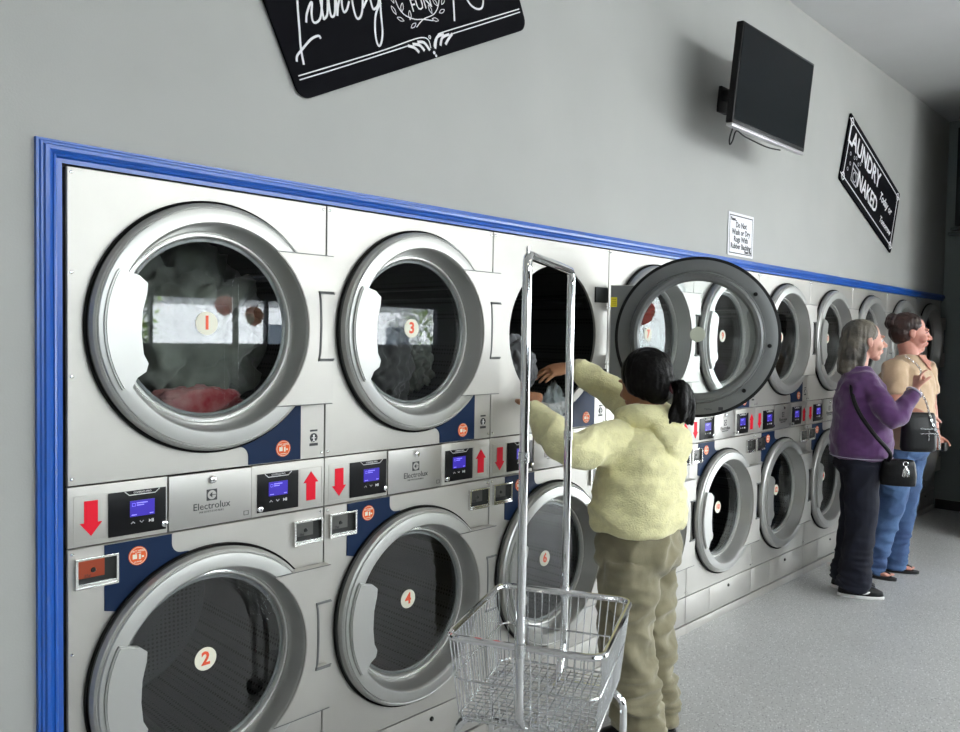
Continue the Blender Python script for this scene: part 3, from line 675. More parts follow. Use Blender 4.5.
# parked car by the end windows
car = empty('parked_car', (12.5,-4.3,-.05), rad(90), 'white hatchback car parked outside the end windows', 'car')
bodyP = [(-2.0,.35),(-2.05,.75),(-1.85,.95),(-1.25,1.02),(-.75,1.42),(.6,1.47),(1.35,1.08),(1.95,.92),(2.05,.6),(2.0,.35)]
def car_part(P, hw, name, m): 
    bm = bmesh.new(); mb = MB().prism(P, -hw, hw, .05); return mb.build(name, m, car, smooth=40)
car_part(bodyP, .85, 'body', mat('car_white', (.8,.8,.82), .25))
MB().prism([(-.70,1.36),(-1.12,1.04),(1.2,1.07),(.58,1.40)], -.86, .86).build('side_window', mat('dark_pane', (.08,.10,.13), .2), car, smooth=0)
for x in (-1.3,1.3):
    for s_ in (-1,1): MB().lathe([(.0001,-.1),(.2,-.1),(.31,-.09),(.33,0),(.31,.09),(.0001,.1)], (x,s_*.78,.33), 'y', 28).build('wheel', gasket_m, car)
# balloons by the windows, mirrored in the glass
def balloon(x, y, z, r, m, label, sh):
    o = empty('balloon', (x,y,0), 0, label, 'balloon')
    MB().lathe([(.0001,-1.14*r),(.05*r,-1.12*r),(.30*r,-1.0*r),(.72*r,-.7*r),(.97*r,-.1*r),(.98*r,.25*r),(.8*r,.7*r),(.45*r,.95*r),(.0001,1.03*r)], (0,0,z), 'z', 32).build('skin', m, o, smooth=180)
    MB().tube([(0,0,z-1.24*r),(.01,0,z*.5),(0,0,.05)], .002, 4).build('string', white_m, o)
    MB().lathe([(.0001,0),(.05,0),(.05,.04),(.03,.06),(.0001,.06)], (0,0,0), 'z', 20).build('weight', m, o)
def latex(name, c):
    m = bpy.data.materials.new(name); m.use_nodes = True; nt = m.node_tree; b = nt.nodes['Principled BSDF']; b.inputs['Base Color'].default_value = (*c,1); b.inputs['Roughness'].default_value = .25
    t = nt.nodes.new('ShaderNodeBsdfTranslucent'); t.inputs[0].default_value = (*c,1); x = nt.nodes.new('ShaderNodeMixShader'); x.inputs[0].default_value = .65
    nt.links.new(b.outputs[0], x.inputs[1]); nt.links.new(t.outputs[0], x.inputs[2]); nt.links.new(x.outputs[0], nt.nodes['Material Output'].inputs[0]); return m
bo = latex('orange_latex', (.95,.15,.03)); bb_ = latex('blue_latex', (.08,.14,.85)); bp_ = latex('peach_latex', (.85,.58,.45))
balloon(3.47,-5.55,1.90,.10,bo,'orange balloon floating before the street windows','')
balloon(3.85,-5.6,1.80,.10,bp_,'peach balloon floating before the street windows','')
balloon(7.45,-2.95,1.94,.135,bo,'orange balloon by the end windows, highest of its bunch','')
balloon(7.55,-2.52,1.84,.11,bb_,'blue balloon by the end windows','')
balloon(7.55,-3.28,1.66,.13,bp_,'peach balloon under the orange one by the end windows','')
# ------------------------------------------------------------------ people
def skin_mat(name, col, col2): 
    m = mat(name, col, .5, col2=col2, nscale=14, bump=.05, bscale=120)
    b = m.node_tree.nodes['Principled BSDF']; b.inputs['Subsurface Weight'].default_value = .08; b.inputs['Subsurface Radius'].default_value = (.02,.008,.004)
    return m
def fabric(name, col, col2=None, sc=25, bump=.3, bs=220, rough=.92, sheen=.25):
    return mat(name, col, rough, sheen=sheen, col2=col2 or tuple(c*.82 for c in col), nscale=sc, bump=bump, bscale=bs)
def loft(mb, secs, n=32):
    vs = []; k = len(secs)
    for c, a, b in secs:
        for j in range(n):
            t = 2*pi*j/n; ct, st = cos(t), sin(t)
            vs.append(V(c)+V(a)*(abs(ct)**.9*(1 if ct > 0 else -1))+V(b)*(abs(st)**.9*(1 if st > 0 else -1)))
    fs = [(i*n+j, i*n+(j+1) % n, (i+1)*n+(j+1) % n, (i+1)*n+j) for i in range(k-1) for j in range(n)]
    fs += [tuple(range(n))[::-1], tuple((k-1)*n+j for j in range(n))]
    return mb.add(vs, fs)
def limb(mb, pts, rs, n=14, sm=4, ends=True):
    P = smooth_path(pts, sm); k = len(pts); R_ = []
    for i in range(len(P)):
        t = i/sm; a = min(int(t), k-2); f = t-a; f = f*f*(3-2*f); R_.append(rs[a]*(1-f)+rs[a+1]*f)
    if ends:
        d = (P[0]-P[1]).normalized(); r = R_[0]; P = [P[0]+d*r*.9, P[0]+d*r*.55]+P; R_ = [r*.25, r*.8]+R_
        d = (P[-1]-P[-2]).normalized(); r = R_[-1]; P = P+[P[-1]+d*r*.55, P[-1]+d*r*.9]; R_ = R_+[r*.8, r*.25]
    return mb.tube(P, R_, n)
def ell(mb, c, f, l, u, rf, rl, ru, n=20):
    bm = bmesh.new(); bmesh.ops.create_uvsphere(bm, u_segments=n, v_segments=n//2+2, radius=1)
    for v in bm.verts: v.co = V(c)+f*(v.co.x*rf)+l*(v.co.y*rl)+u*(v.co.z*ru)
    return mb.bm(bm)
def remesh(mb, vox, name, m, parent, sm=3, disp=None, fac=.5):
    me = bpy.data.meshes.new('tmp'); me.from_pydata([tuple(p) for p in mb.v], [], mb.f)
    bm = bmesh.new(); bm.from_mesh(me); bmesh.ops.recalc_face_normals(bm, faces=bm.faces[:]); bm.to_mesh(me); bm.free()
    o = bpy.data.objects.new('tmp', me); COL.objects.link(o)
    r = o.modifiers.new('r', 'REMESH'); r.mode = 'VOXEL'; r.voxel_size = vox; r.adaptivity = 0
    if sm: s_ = o.modifiers.new('s', 'SMOOTH'); s_.factor = fac; s_.iterations = sm
    dg = bpy.context.evaluated_depsgraph_get(); ev = o.evaluated_get(dg); nm = bpy.data.meshes.new_from_object(ev)
    bpy.data.objects.remove(o); bpy.data.meshes.remove(me)
    nm.name = name
    if disp:
        ns = [v.normal.copy() for v in nm.vertices]
        for v, n_ in zip(nm.vertices, ns): v.co = v.co + n_*disp(v.co.copy(), n_)
    base = parent.matrix_world.translation.copy() if False else V(parent.location)
    for v in nm.vertices: v.co -= base
    nm.materials.clear(); nm.materials.append(m)
    nm.polygons.foreach_set('use_smooth', [True]*len(nm.polygons)); nm.update()
    ob = bpy.data.objects.new(name, nm); COL.objects.link(ob); ob.parent = parent
    return ob
def sub(mb, name, m, par, lab=None, smooth=50):
    root_ = par
    while root_.parent: root_ = root_.parent
    mb.v = [tuple(V(p)-V(root_.location)) for p in mb.v]
    o = mb.build(name, m, par, smooth=smooth)
    if lab: tag(o, lab)
    return o
def folds(amp, kz=1., k=9., seed=0):
    def d(p, n):
        q = V((p.x*k+seed, p.y*k, p.z*k*kz))
        a = noise.noise(q); b = noise.noise(q*2.1+V((5,1,2)))
        return amp*((1-abs(a)*2.6)*.8 + b*.6)
    return d
def head(mb, c, f, u=V((0,0,1)), s=1., nose=1., cheek=1.):
    f = V(f).normalized(); u = (V(u)-f*V(u).dot(f)).normalized(); l = u.cross(f)
    P = lambda a, b, d: V(c)+(f*a+l*b+u*d)*s
    E_ = lambda a, b, d, rf, rl, ru, n=20: ell(mb, P(a,b,d), f, l, u, rf*s, rl*s, ru*s, n)
    E_(-.018,0,.032,.092,.073,.082); E_(.022,0,-.012,.066,.062,.085); E_(.030,0,-.055,.046,.047*cheek,.045)
    E_(.058,0,-.093,.024,.026,.020); 
    for k in (-1,1):
        E_(.055,k*.036*cheek,-.032,.028,.024,.026,14); E_(.078,k*.026,.024,.013,.022,.008,12); E_(-.006,k*.074,-.010,.016,.008,.030,14); E_(-.016,k*.079,-.004,.010,.006,.022,12)
        E_(.094,k*.011,-.033,.010*nose,.008,.008,10)
    limb(mb, [P(.080,0,.016), P(.094,0,-.008), P(.102+.006*nose,0,-.027)], [.009*s,.010*s,.013*s*nose], 10, 3)
    E_(.086,0,-.054,.012,.022,.006,12); E_(.084,0,-.065,.012,.020,.007,12); E_(.060,0,-.06,.030,.032,.030,14)
    return P, f, l, u
def face_bits(P, f, l, u, body, s, eye_m, brow_m, lip_m, shut=False):
    for k in (-1,1):
        if not shut:
            mb = MB(); ell(mb, P(.0685,k*.030,.000), f, l, u, .0125*s,.0135*s,.0095*s, 14); e = sub(mb, 'eye', white_m, body)
            mb = MB(); ell(mb, P(.0795,k*.031,.000), f, l, u, .003*s,.0055*s,.0055*s, 12); sub(mb, 'iris', eye_m, body)
        mb = MB(); limb(mb, [P(.083,k*.012,.020), P(.084,k*.028,.026), P(.068,k*.046,.020)], [.0028*s,.0035*s,.002*s], 6, 3); sub(mb, 'eyebrow', brow_m, body)
        mb = MB(); limb(mb, [P(.080,k*.015,.003), P(.0815,k*.029,.0085), P(.070,k*.043,.002)], [.0018*s,.0028*s,.0015*s], 6, 3); sub(mb, 'eyelash', brow_m, body)
    mb = MB(); ell(mb, P(.0885,0,-.0535), f, l, u, .011*s,.021*s,.0045*s, 14); ell(mb, P(.0865,0,-.0635), f, l, u, .011*s,.018*s,.0055*s, 14); sub(mb, 'lips', lip_m, body)
def hand(mb, w, d, p, curl, s=1., thumb=1, spread=.12, tcurl=.4):
    """w wrist, d finger direction, p the way the palm faces, thumb +1/-1 picks the side"""
    d = V(d).normalized(); p = (V(p)-d*V(p).dot(d)).normalized(); sd = d.cross(p)*thumb
    loft(mb, [(V(w)-d*.012*s, sd*.027*s, p*.021*s), (V(w)+d*.02*s, sd*.031*s, p*.019*s), (V(w)+d*.055*s, sd*.041*s, p*.0165*s), (V(w)+d*.088*s, sd*.040*s, p*.013*s)], 20)
    for i, (off, L_, r) in enumerate(((.030,.070,.0088),(.0102,.078,.0092),(-.0102,.073,.0088),(-.029,.057,.0078))):
        a = V(w)+d*.078*s+sd*off*s; dd = (d+sd*(off*spread*30)).normalized(); cu = curl[i] if isinstance(curl, (list,tuple)) else curl
        pts = [a]; ang = 0
        for seg, fr in enumerate((.45,.30,.25)):
            ang += cu*(1., 1.15, .8)[seg]; v = dd*cos(ang)+p*sin(ang); pts.append(pts[-1]+v*L_*s*fr)
        limb(mb, pts, [r*s,r*.96*s,r*.86*s,r*.74*s], 10, 3)
    t0 = V(w)+d*.022*s+sd*.022*s; v1 = (d*.62+sd*.72+p*.25).normalized(); v2 = (d*.85+sd*.30+p*tcurl).normalized(); v3 = (d*.9+sd*.05+p*(tcurl+.3)).normalized()
    limb(mb, [t0, t0+v1*.040*s, t0+v1*.040*s+v2*.032*s, t0+v1*.040*s+v2*.032*s+v3*.024*s], [.015*s,.012*s,.0105*s,.0085*s], 10, 3)
def frame(fx, fy): f = V((fx,fy,0)).normalized(); return f, V((-f.y,f.x,0))

def shoe(par, ankle, d, s, kind):
    f = V((d[0],d[1],0)).normalized(); l = V((-f.y,f.x,0)); g = V((ankle[0],ankle[1],0)); u = V((0,0,1))
    A = lambda a, b, c: g+(f*a+l*b)*s+u*c*s
    if kind == 'sandal':
        P = [(-.065,.028),(-.03,.034),(.05,.036),(.11,.044),(.155,.038),(.178,.012),(.172,-.02),(.13,-.036),(.05,-.030),(-.03,-.032),(-.066,-.024),(-.078,0)]
        mb = MB(); loft(mb, [(A(.05,0,0),f*0+f*.128*s,l*.042*s),(A(.05,0,.018),f*.130*s,l*.044*s)], 28); o = sub(mb, 'sandal', blackm, par)
        mb = MB()
        for k in (-1,1): limb(mb, [A(.02,k*.040,.02),A(.07,k*.034,.052),A(.125,.006,.045),A(.14,.006,.02)], [.007*s,.007*s,.006*s,.005*s], 8)
        sub(mb, 'strap', black_pl, o); return o
    mb = MB(); loft(mb, [(A(.045,0,.0),f*.135*s,l*.043*s),(A(.045,0,.012),f*.140*s,l*.047*s),(A(.045,0,.022),f*.137*s,l*.045*s)], 32)
    sole = remesh(mb, .005, 'sole', white_m if kind == 'sneaker' else blackm, par, 2)
    mb = MB(); loft(mb, [(A(.044,0,.020),f*.137*s,l*.046*s),(A(.043,0,.048),f*.132*s,l*.044*s),(A(.022,0,.072),f*.104*s,l*.038*s),(A(-.01,0,.090),f*.062*s,l*.034*s),(A(-.018,0,.105),f*.05*s,l*.032*s)], 28)
    o = remesh(mb, .006, 'shoe_upper', black_pl, par, 4)
    if kind == 'sneaker':
        mb = MB()
        for k in range(4): limb(mb, [A(.045+.018*k,-.026,.078-.012*k),A(.048+.018*k,0,.093-.013*k),A(.045+.018*k,.026,.078-.012*k)], [.0035*s]*3, 6, 3)
        sub(mb, 'lace', white_m, o)
        for k in (-1,1):
            mb = MB(); limb(mb, [A(.10,k*.030,.052),A(.06,k*.046,.040),A(.00,k*.046,.050)], [.006*s,.009*s,.006*s], 8, 3); sub(mb, 'side_stripe', white_m, o)
    return o

# ---- woman loading the open dryer, seen from behind
A_ = empty('person', (2.06,-.48,0), 0, 'person in pale yellow fleece hoodie and khaki trousers, reaching into the open dryer', 'person')
f, l = frame(-.25,.97); r = -l; UZ = V((0,0,1))
pel = V((2.02,-.44,.82)); nk = V((2.045,-.425,1.30)); hd = V((2.050,-.425,1.445))
Lsh, Lel, Lwr = V((1.875,-.40,1.215)), V((1.635,-.375,1.215)), V((1.665,-.170,1.335))
Rsh, Rel, Rwr = V((2.185,-.43,1.235)), V((2.175,-.20,1.385)), V((2.055,-.065,1.495))
Lk, Rk = V((1.935,-.44,.46)), V((2.105,-.44,.46)); La, Ra = V((1.975,-.505,.085)), V((2.130,-.470,.085))
sa = skin_mat('skin_olive', (.46,.23,.12), (.38,.17,.09))
mb = MB(); P_, hf, hl, hu = head(mb, hd, V((.08,.96,-.25)), s=1.06)
limb(mb, [P_(-.02,0,-.08), nk, nk-UZ*.06], [.052,.054,.06], 18)
loft(mb, [(pel-UZ*.08, r*.14, f*.10),(pel+UZ*.04, r*.15, f*.11),(pel+UZ*.16, r*.13, f*.10),(pel+V((.01,0,.30)), r*.15, f*.11),(pel+V((.02,0,.42)), r*.14, f*.09),(nk-UZ*.02, r*.06, f*.05)])
limb(mb, [Lsh,Lel,Lwr], [.050,.042,.029]); limb(mb, [Rsh,Rel,Rwr], [.050,.042,.029])
limb(mb, [pel-r*.08-UZ*.05, Lk, La], [.078,.055,.036]); limb(mb, [pel+r*.08-UZ*.05, Rk, Ra], [.078,.055,.036])
for a in (La, Ra): limb(mb, [a, a+f*.05-UZ*.03, a+f*.13-UZ*.05], [.034,.030,.02])
hand(mb, Lwr+V((.006,.012,.010)), (.62,.50,.50), (.35,.3,-.8), .75, 1.02, thumb=1, tcurl=.5)
hand(mb, Rwr+V((-.012,.010,.0)), (-.80,.50,-.22), (-.40,.55,-.70), [.35,.25,.2,.12], 1.05, thumb=-1, spread=.5, tcurl=.25)
ba_ = remesh(mb, .0055, 'body', sa, A_, 2)
fleece = fabric('yellow_fleece', (.84,.79,.45), (.75,.70,.39), 40, .5, 160)
mb = MB()
loft(mb, [(pel+V((-.01,0,.045)), r*.200, f*.165),(pel+V((-.01,0,.06)), r*.215, f*.175),(pel+V((-.01,0,.12)), r*.225, f*.182),(pel+V((0,0,.20)), r*.215, f*.17),(pel+V((.01,0,.32)), r*.205, f*.155),(pel+V((.015,.01,.40)), r*.19, f*.13),(nk-UZ*.03, r*.12, f*.10),(nk+UZ*.01, r*.075, f*.075)])
limb(mb, [Lsh+V((.02,0,.0)),(Lsh+Lel)/2-UZ*.012,Lel,(Lel+Lwr)/2-UZ*.01,Lwr-V((.0,.012,.012))], [.088,.078,.068,.060,.045], 18)
limb(mb, [Rsh-V((.02,0,.0)),(Rsh+Rel)/2-UZ*.01,Rel,(Rel+Rwr)/2,Rwr-V((-.012,.015,.008))], [.085,.074,.064,.056,.045], 18)
# hood lying on the back
limb(mb, [nk+l*.095+f*.05+UZ*.012, nk+l*.095-f*.05+UZ*.020, nk-f*.120+UZ*.0, nk-l*.095-f*.05+UZ*.020, nk-l*.095+f*.05+UZ*.012], [.034,.042,.046,.042,.034], 14)
loft(mb, [(nk-f*.08+UZ*.01, r*.115, f*.055),(nk-f*.125-UZ*.05, r*.130, f*.055),(nk-f*.150-UZ*.11, r*.105, f*.042),(nk-f*.155-UZ*.155, r*.04, f*.025)], 24)
def dA(p, n):
    q = V((p.x*7, p.y*7, p.z*13)); a = noise.noise(q+V((3,1,0))); b = noise.noise(q*2.2)
    rib = .0015*sin(p.z*900) if p.z < .80 and False else 0
    fr = .0014*noise.noise(p*130)
    return .015*(1-abs(a)*2.8)*.7+.006*b+fr+rib
hood = remesh(mb, .0075, 'hoodie', fleece, A_, 3, dA)
mb = MB()
for (a, b_) in ((Lwr, Lel), (Rwr, Rel)):
    d = (b_-a).normalized(); P0 = a-d*-.0+d*.004
    mb2 = MB().tube([P0-d*.006, P0+d*.012, P0+d*.04, P0+d*.05], [.037,.040,.043,.046], 40)
    for i, v in enumerate(mb2.v): 
        j = i % 40; k = 1+.05*(1 if j % 2 else -1); ax = P0+d*((V(v)-P0).dot(d)); mb2.v[i] = tuple(ax+(V(v)-ax)*k)
    o = sub(mb2, 'ribbed_cuff', fleece, A_, smooth=60)
khaki = fabric('khaki_cotton', (.27,.24,.155), (.20,.178,.11), 12, .2, 260)
def trousers(pel, r, f, kn, an, W_, hip, par, m, name, amp=.008, kz=1.6, hem=.04, top=.05, vox=.008, flare=1., extra=None):
    mb = MB(); loft(mb, [(pel+UZ*top, r*hip[0]*.92, f*hip[1]*.92),(pel-UZ*.02, r*hip[0], f*hip[1]),(pel-UZ*.09, r*hip[0]*.98, f*hip[1]*.98),(pel-UZ*.13, r*hip[0]*.8, f*hip[1]*.8)])
    for s_, (k, a) in zip((-1,1), zip(kn, an)):
        h = pel+r*(s_*hip[0]*.48)-UZ*.06; hem_p = V((a.x,a.y,hem))
        limb(mb, [h, (h+k)/2, k, (k+hem_p)/2, hem_p+UZ*.012], [W_[0],W_[1],W_[2],W_[3],W_[3]*flare], 20, ends=False)
    if extra: extra(mb)
    def dd(p, n):
        low = max(0, 1-p.z/.45); q = V((p.x*8, p.y*8, p.z*8*kz)); a = noise.noise(q); 
        q2 = V((p.x*6, p.y*6, p.z*26)); b = noise.noise(q2)
        return amp*((1-abs(a)*2.6)+.5*noise.noise(q*2.3)) + amp*1.3*low*(1-abs(b)*3)
    return remesh(mb, vox, name, m, par, 3, dd)
tr = trousers(pel, r, f, (Lk,Rk), (La,Ra), (.122,.112,.098,.088), (.190,.155), A_, khaki, 'trousers', .017, 1.3, .045)
for s_, k in ((-1,Lk),(1,Rk)):
    mb = MB(); c = k+UZ*.13+r*(s_*.085); loft(mb, [(c-UZ*.075, f*.055, r*.020),(c+UZ*.06, f*.058, r*.022)], 16); remesh(mb, .007, 'cargo_pocket', khaki, A_, 2)
for a, nm in ((La,1),(Ra,2)): shoe(A_, (a.x,a.y), (f.x,f.y) if nm == 2 else (-.45,.88), .95, 'plain')
black_hair = mat('black_hair', (.004,.0035,.0035), .45, bump=.4, bscale=90, spec=.12)
def strands(amp=.004, k=60): return lambda p, n: amp*noise.noise(V((p.x*k, p.y*k, p.z*9)))
mb = MB(); H = lambda a, b, d, rf, rl, ru: ell(mb, P_(a,b,d), hf, hl, hu, rf*1.09, rl*1.09, ru*1.07, 28)
H(-.026,0,.036,.100,.086,.096); H(-.045,0,-.010,.080,.080,.080); H(-.055,0,-.055,.055,.058,.040)
for k in (-1,1): H(-.012,k*.052,.0,.052,.034,.055)
hr = remesh(mb, .006, 'hair', black_hair, A_, 4, strands())
tie0 = P_(-.118,-.012,-.045)
mb = MB()
rnd = random.Random(4)
for i in range(20):
    a = rnd.uniform(-1,1); b = rnd.uniform(-1,1); e = tie0+V((a*.012,b*.012,0))
    p1 = e-hf*.035+UZ*rnd.uniform(-.015,.01)+hl*a*.02; p2 = p1-hf*.015-UZ*.06+hl*(a*.03-.012); p3 = p2-UZ*.05+hl*(b*.022)+hf*.01; p4 = p3-UZ*rnd.uniform(.01,.035)+hl*a*.015
    limb(mb, [e+hf*.02, p1, p2, p3, p4], [.012,.020,.020,.017,.007], 8, 5)
remesh(mb, .005, 'ponytail', black_hair, A_, 1, strands(.003,80))
mb = MB(); ct = tie0-hf*.004; mb.tube([ct+(hl*cos(a*pi/8)+hu*sin(a*pi/8))*.020 for a in range(16)], .007, 8, closed=True); sub(mb, 'hair_tie', mat('maroon_tie', (.10,.03,.04), .7), A_)

# ---- grey-haired woman in the purple jacket
B_ = empty('person', (4.630,-.420,0), 0, 'person with grey shoulder-length hair in purple jacket and navy trousers, raising one hand', 'person')
f, l = frame(.45,-.89); r = -l
pel = V((4.625,-0.420,.92)); nk = V((4.570,-0.405,1.475)); hd = V((4.615,-0.430,1.635))
Rsh, Rel, Rwr = V((4.485,-0.475,1.375)), V((4.495,-0.645,1.165)), V((4.642,-0.720,1.335))
Lsh, Lel, Lwr = V((4.730,-0.350,1.375)), V((4.770,-0.320,1.11)), V((4.770,-0.440,.93))
Rk, Lk = V((4.565,-0.455,.50)), V((4.700,-0.375,.50)); Ra, La = V((4.570,-0.420,.085)), V((4.715,-0.325,.085))
sb = skin_mat('skin_fair', (.62,.33,.25), (.52,.25,.19))
mb = MB(); P_, hf, hl, hu = head(mb, hd, V((.66,-.75,.0)), s=1.13, nose=1.1, cheek=.95)
limb(mb, [P_(-.025,0,-.07), nk, nk-UZ*.07], [.052,.055,.06], 18)
loft(mb, [(pel-UZ*.08, r*.15, f*.12),(pel+UZ*.05, r*.16, f*.13),(pel+UZ*.22, r*.14, f*.12),(pel+V((-.02,0,.36)), r*.15, f*.12),(pel+V((-.03,0,.48)), r*.14, f*.09),(nk-UZ*.02, r*.06, f*.055)])
limb(mb, [Rsh,Rel,Rwr], [.048,.042,.028]); limb(mb, [Lsh,Lel,Lwr], [.048,.042,.028])
limb(mb, [pel+r*.08-UZ*.05, Rk, Ra], [.08,.056,.036]); limb(mb, [pel-r*.08-UZ*.05, Lk, La], [.08,.056,.036])
for a in (La, Ra): limb(mb, [a, a+f*.05-UZ*.03, a+f*.13-UZ*.05], [.034,.030,.02])
hand(mb, Rwr+V((.003,-.002,.012)), (.10,-.06,.99), (.66,-.60,-.05), [.35,1.25,1.35,1.4], .92, thumb=-1, tcurl=.8)
hand(mb, Lwr+V((0,-.006,-.012)), (.05,-.35,-.93), (-.9,-.3,0), .5, .92, thumb=1)
bb2 = remesh(mb, .0055, 'body', sb, B_, 2)
face_bits(P_, hf, hl, hu, bb2, 1.05, mat('iris_blue', (.08,.12,.18), .2), mat('grey_brow', (.30,.24,.19), .8), mat('lip_rose', (.55,.13,.12), .45))
purple = fabric('purple_knit', (.095,.028,.125), (.075,.021,.10), 20, .25, 240, sheen=.4)
mb = MB()
loft(mb, [(pel+V((0,0,-.03)), r*.185, f*.165),(pel+UZ*.0, r*.200, f*.178),(pel+UZ*.10, r*.195, f*.180),(pel+V((-.01,0,.22)), r*.185, f*.165),(pel+V((-.02,0,.34)), r*.190, f*.160),(pel+V((-.03,.0,.44)), r*.175, f*.13),(nk-UZ*.045, r*.11, f*.09),(nk-UZ*.005, r*.072, f*.072)])
limb(mb, [Rsh+V((.03,.01,.0)),(Rsh+Rel)/2,Rel,(Rel+Rwr)/2-UZ*.01,Rwr-V((.02,-.008,.025))], [.080,.070,.062,.052,.040], 18)
limb(mb, [Lsh,(Lsh+Lel)/2,Lel,(Lel+Lwr)/2,Lwr], [.075,.065,.058,.05,.042], 18)
jk = remesh(mb, .0075, 'jacket', purple, B_, 4, folds(.0085, 1.5, 8, 3))
pipe = mat('lilac_piping', (.50,.45,.58), .7)
def ring_on(c, a, b, rr, n=36): return MB().tube([c+a*cos(2*pi*i/n)+b*sin(2*pi*i/n) for i in range(n)], rr, 6, closed=True)
sub(ring_on(pel-UZ*.018, r*.203, f*.183, .0028), 'hem_piping', pipe, B_)
cw = Rwr-V((.012,-.004,.012)); cd = (Rwr-Rel).normalized(); ca = cd.cross(UZ).normalized(); cb2 = cd.cross(ca)
sub(MB().tube([cw+(ca*cos(a*pi/10)+cb2*sin(a*pi/10))*.044 for a in range(20)], .006, 8, closed=True), 'cuff', pipe, B_)
navyj = fabric('navy_denim', (.005,.007,.019), (.003,.004,.012), 15, .15, 300, sheen=0.)
trousers(pel, r, f, (Lk,Rk), (La,Ra), (.112,.104,.090,.088), (.178,.155), B_, navyj, 'trousers', .007, 1.0, .048, top=.02, flare=1.12)
for a in (La, Ra): shoe(B_, (a.x,a.y), (f.x,f.y), 1.0, 'sneaker')
grey_hair = mat('grey_hair', (.17,.145,.115), .5, col2=(.035,.032,.03), nscale=9, bump=.5, bscale=70)
mb = MB(); H = lambda a, b, d, rf, rl, ru: ell(mb, P_(a,b,d), hf, hl, hu, rf*1.13, rl*1.13, ru*1.1, 28)
H(-.034,0,.040,.098,.086,.084); H(-.060,0,-.015,.078,.084,.090); H(-.082,0,-.080,.064,.080,.080); H(-.092,0,-.130,.058,.076,.060); H(-.100,0,-.165,.048,.068,.035)
for k in (-1,1): H(-.005,k*.058,.045,.040,.024,.028); H(-.045,k*.066,-.08,.024,.018,.080)
remesh(mb, .006, 'hair', grey_hair, B_, 4, strands(.006, 55))
# shoulder strap and small bag
bag_m = mat('black_leather', (.006,.006,.007), .35, spec=.25, bump=.1, bscale=90)
sh = empty('shoulder_bag', (4.60,-.64,.83), 0, 'small black shoulder bag hanging at the hip of the woman in purple', 'bag')
bc = V((4.570,-0.660,.835)); mb = MB(); loft(mb, [(bc-UZ*.085, f*.10, r*.045),(bc-UZ*.02, f*.105, r*.05),(bc+UZ*.05, f*.095, r*.042),(bc+UZ*.075, f*.085, r*.03)], 24)
sbm = remesh(mb, .006, 'pouch', bag_m, sh, 3)
sp = [nk-f*.02-UZ*.02+l*.10, V((4.545,-.42,1.445)), V((4.445,-.41,1.36)), V((4.405,-.46,1.22)), V((4.395,-.56,1.08)), V((4.45,-.645,.96)), bc+UZ*.06-f*.06]
mb = MB().tube(smooth_path(sp, 5), .013, 8); sub(mb, 'strap', bag_m, sh)
mb = MB()
mb.tube([bc+f*(.03+.014*cos(a*pi/6))+r*.050+UZ*(.055+.014*sin(a*pi/6)) for a in range(12)], .003, 6, closed=True)
for k in range(5): mb.tube([bc+f*.03+r*.051+UZ*.042, bc+f*(.018+.007*k)+r*.054+UZ*.015, bc+f*(.014+.009*k)+r*.054-UZ*(.02+.005*(k % 2))], .0032, 5)
sub(mb, 'silver_charm', chrome_r, sh)

# ---- woman in the tan top
C_ = empty('person', (5.29,-.44,0), 0, 'person with dark hair tied up in tan top and blue jeans, wearing flip-flops', 'person')
f, l = frame(-.12,-.99); r = -l
pel = V((5.30,-.47,.96)); nk = V((5.350,-.475,1.560)); hd = V((5.370,-.480,1.695))
Lsh, Lel, Lwr = V((5.53,-.52,1.465)), V((5.600,-.550,1.20)), V((5.580,-.600,.99))
Rsh, Rel, Rwr = V((5.155,-.44,1.465)), V((5.04,-.50,1.22)), V((5.05,-.640,1.16))
Rk, Lk = V((5.20,-.44,.51)), V((5.37,-.47,.51)); Ra, La = V((5.125,-.335,.085)), V((5.370,-.405,.085))
sc_ = skin_mat('skin_ruddy', (.60,.29,.22), (.50,.21,.16))
mb = MB(); P_, hf, hl, hu = head(mb, hd, V((.46,-.88,-.05)), s=1.16, nose=.9, cheek=1.15)
limb(mb, [P_(-.02,0,-.07), nk, nk-UZ*.07], [.060,.062,.068], 18); ell(mb, P_(.03,0,-.105), hf, hl, hu, .045,.045,.03, 16)
loft(mb, [(pel-UZ*.08, r*.17, f*.13),(pel+UZ*.05, r*.18, f*.14),(pel+UZ*.22, r*.16, f*.13),(pel+UZ*.36, r*.17, f*.13),(pel+V((.03,0,.46)), r*.16, f*.10),(nk-UZ*.02, r*.07, f*.06)])
limb(mb, [Rsh,Rel,Rwr], [.060,.048,.030]); limb(mb, [Lsh,Lel,Lwr], [.060,.048,.030])
limb(mb, [pel+r*.09-UZ*.05, Rk, Ra], [.09,.062,.040]); limb(mb, [pel-r*.09-UZ*.05, Lk, La], [.09,.062,.040])
for a, d in ((Ra, V((.05,-1,0)).normalized()), (La, V((.42,-.9,0)).normalized())):
    side = V((-d.y,d.x,0)); loft(mb, [(V((a.x,a.y,.022))-d*.055+UZ*.035, side*.03, UZ*.035),(V((a.x,a.y,.022))+d*.02+UZ*.028, side*.034, UZ*.032),(V((a.x,a.y,.022))+d*.09+UZ*.016, side*.042, UZ*.018),(V((a.x,a.y,.022))+d*.12+UZ*.012, side*.040, UZ*.012)], 20)
    for k in range(5): limb(mb, [V((a.x,a.y,.034))+d*.115+side*(.030-.0155*k)*(1), V((a.x,a.y,.032))+d*(.150-.006*k)+side*(.032-.016*k)], [.0105-.001*k,.009-.0008*k], 8, 3)
hand(mb, Lwr+V((-.003,-.006,-.012)), (-.12,-.25,-.96), (-.85,-.45,.1), [.7,.8,.8,.8], 1., thumb=-1, tcurl=.6)
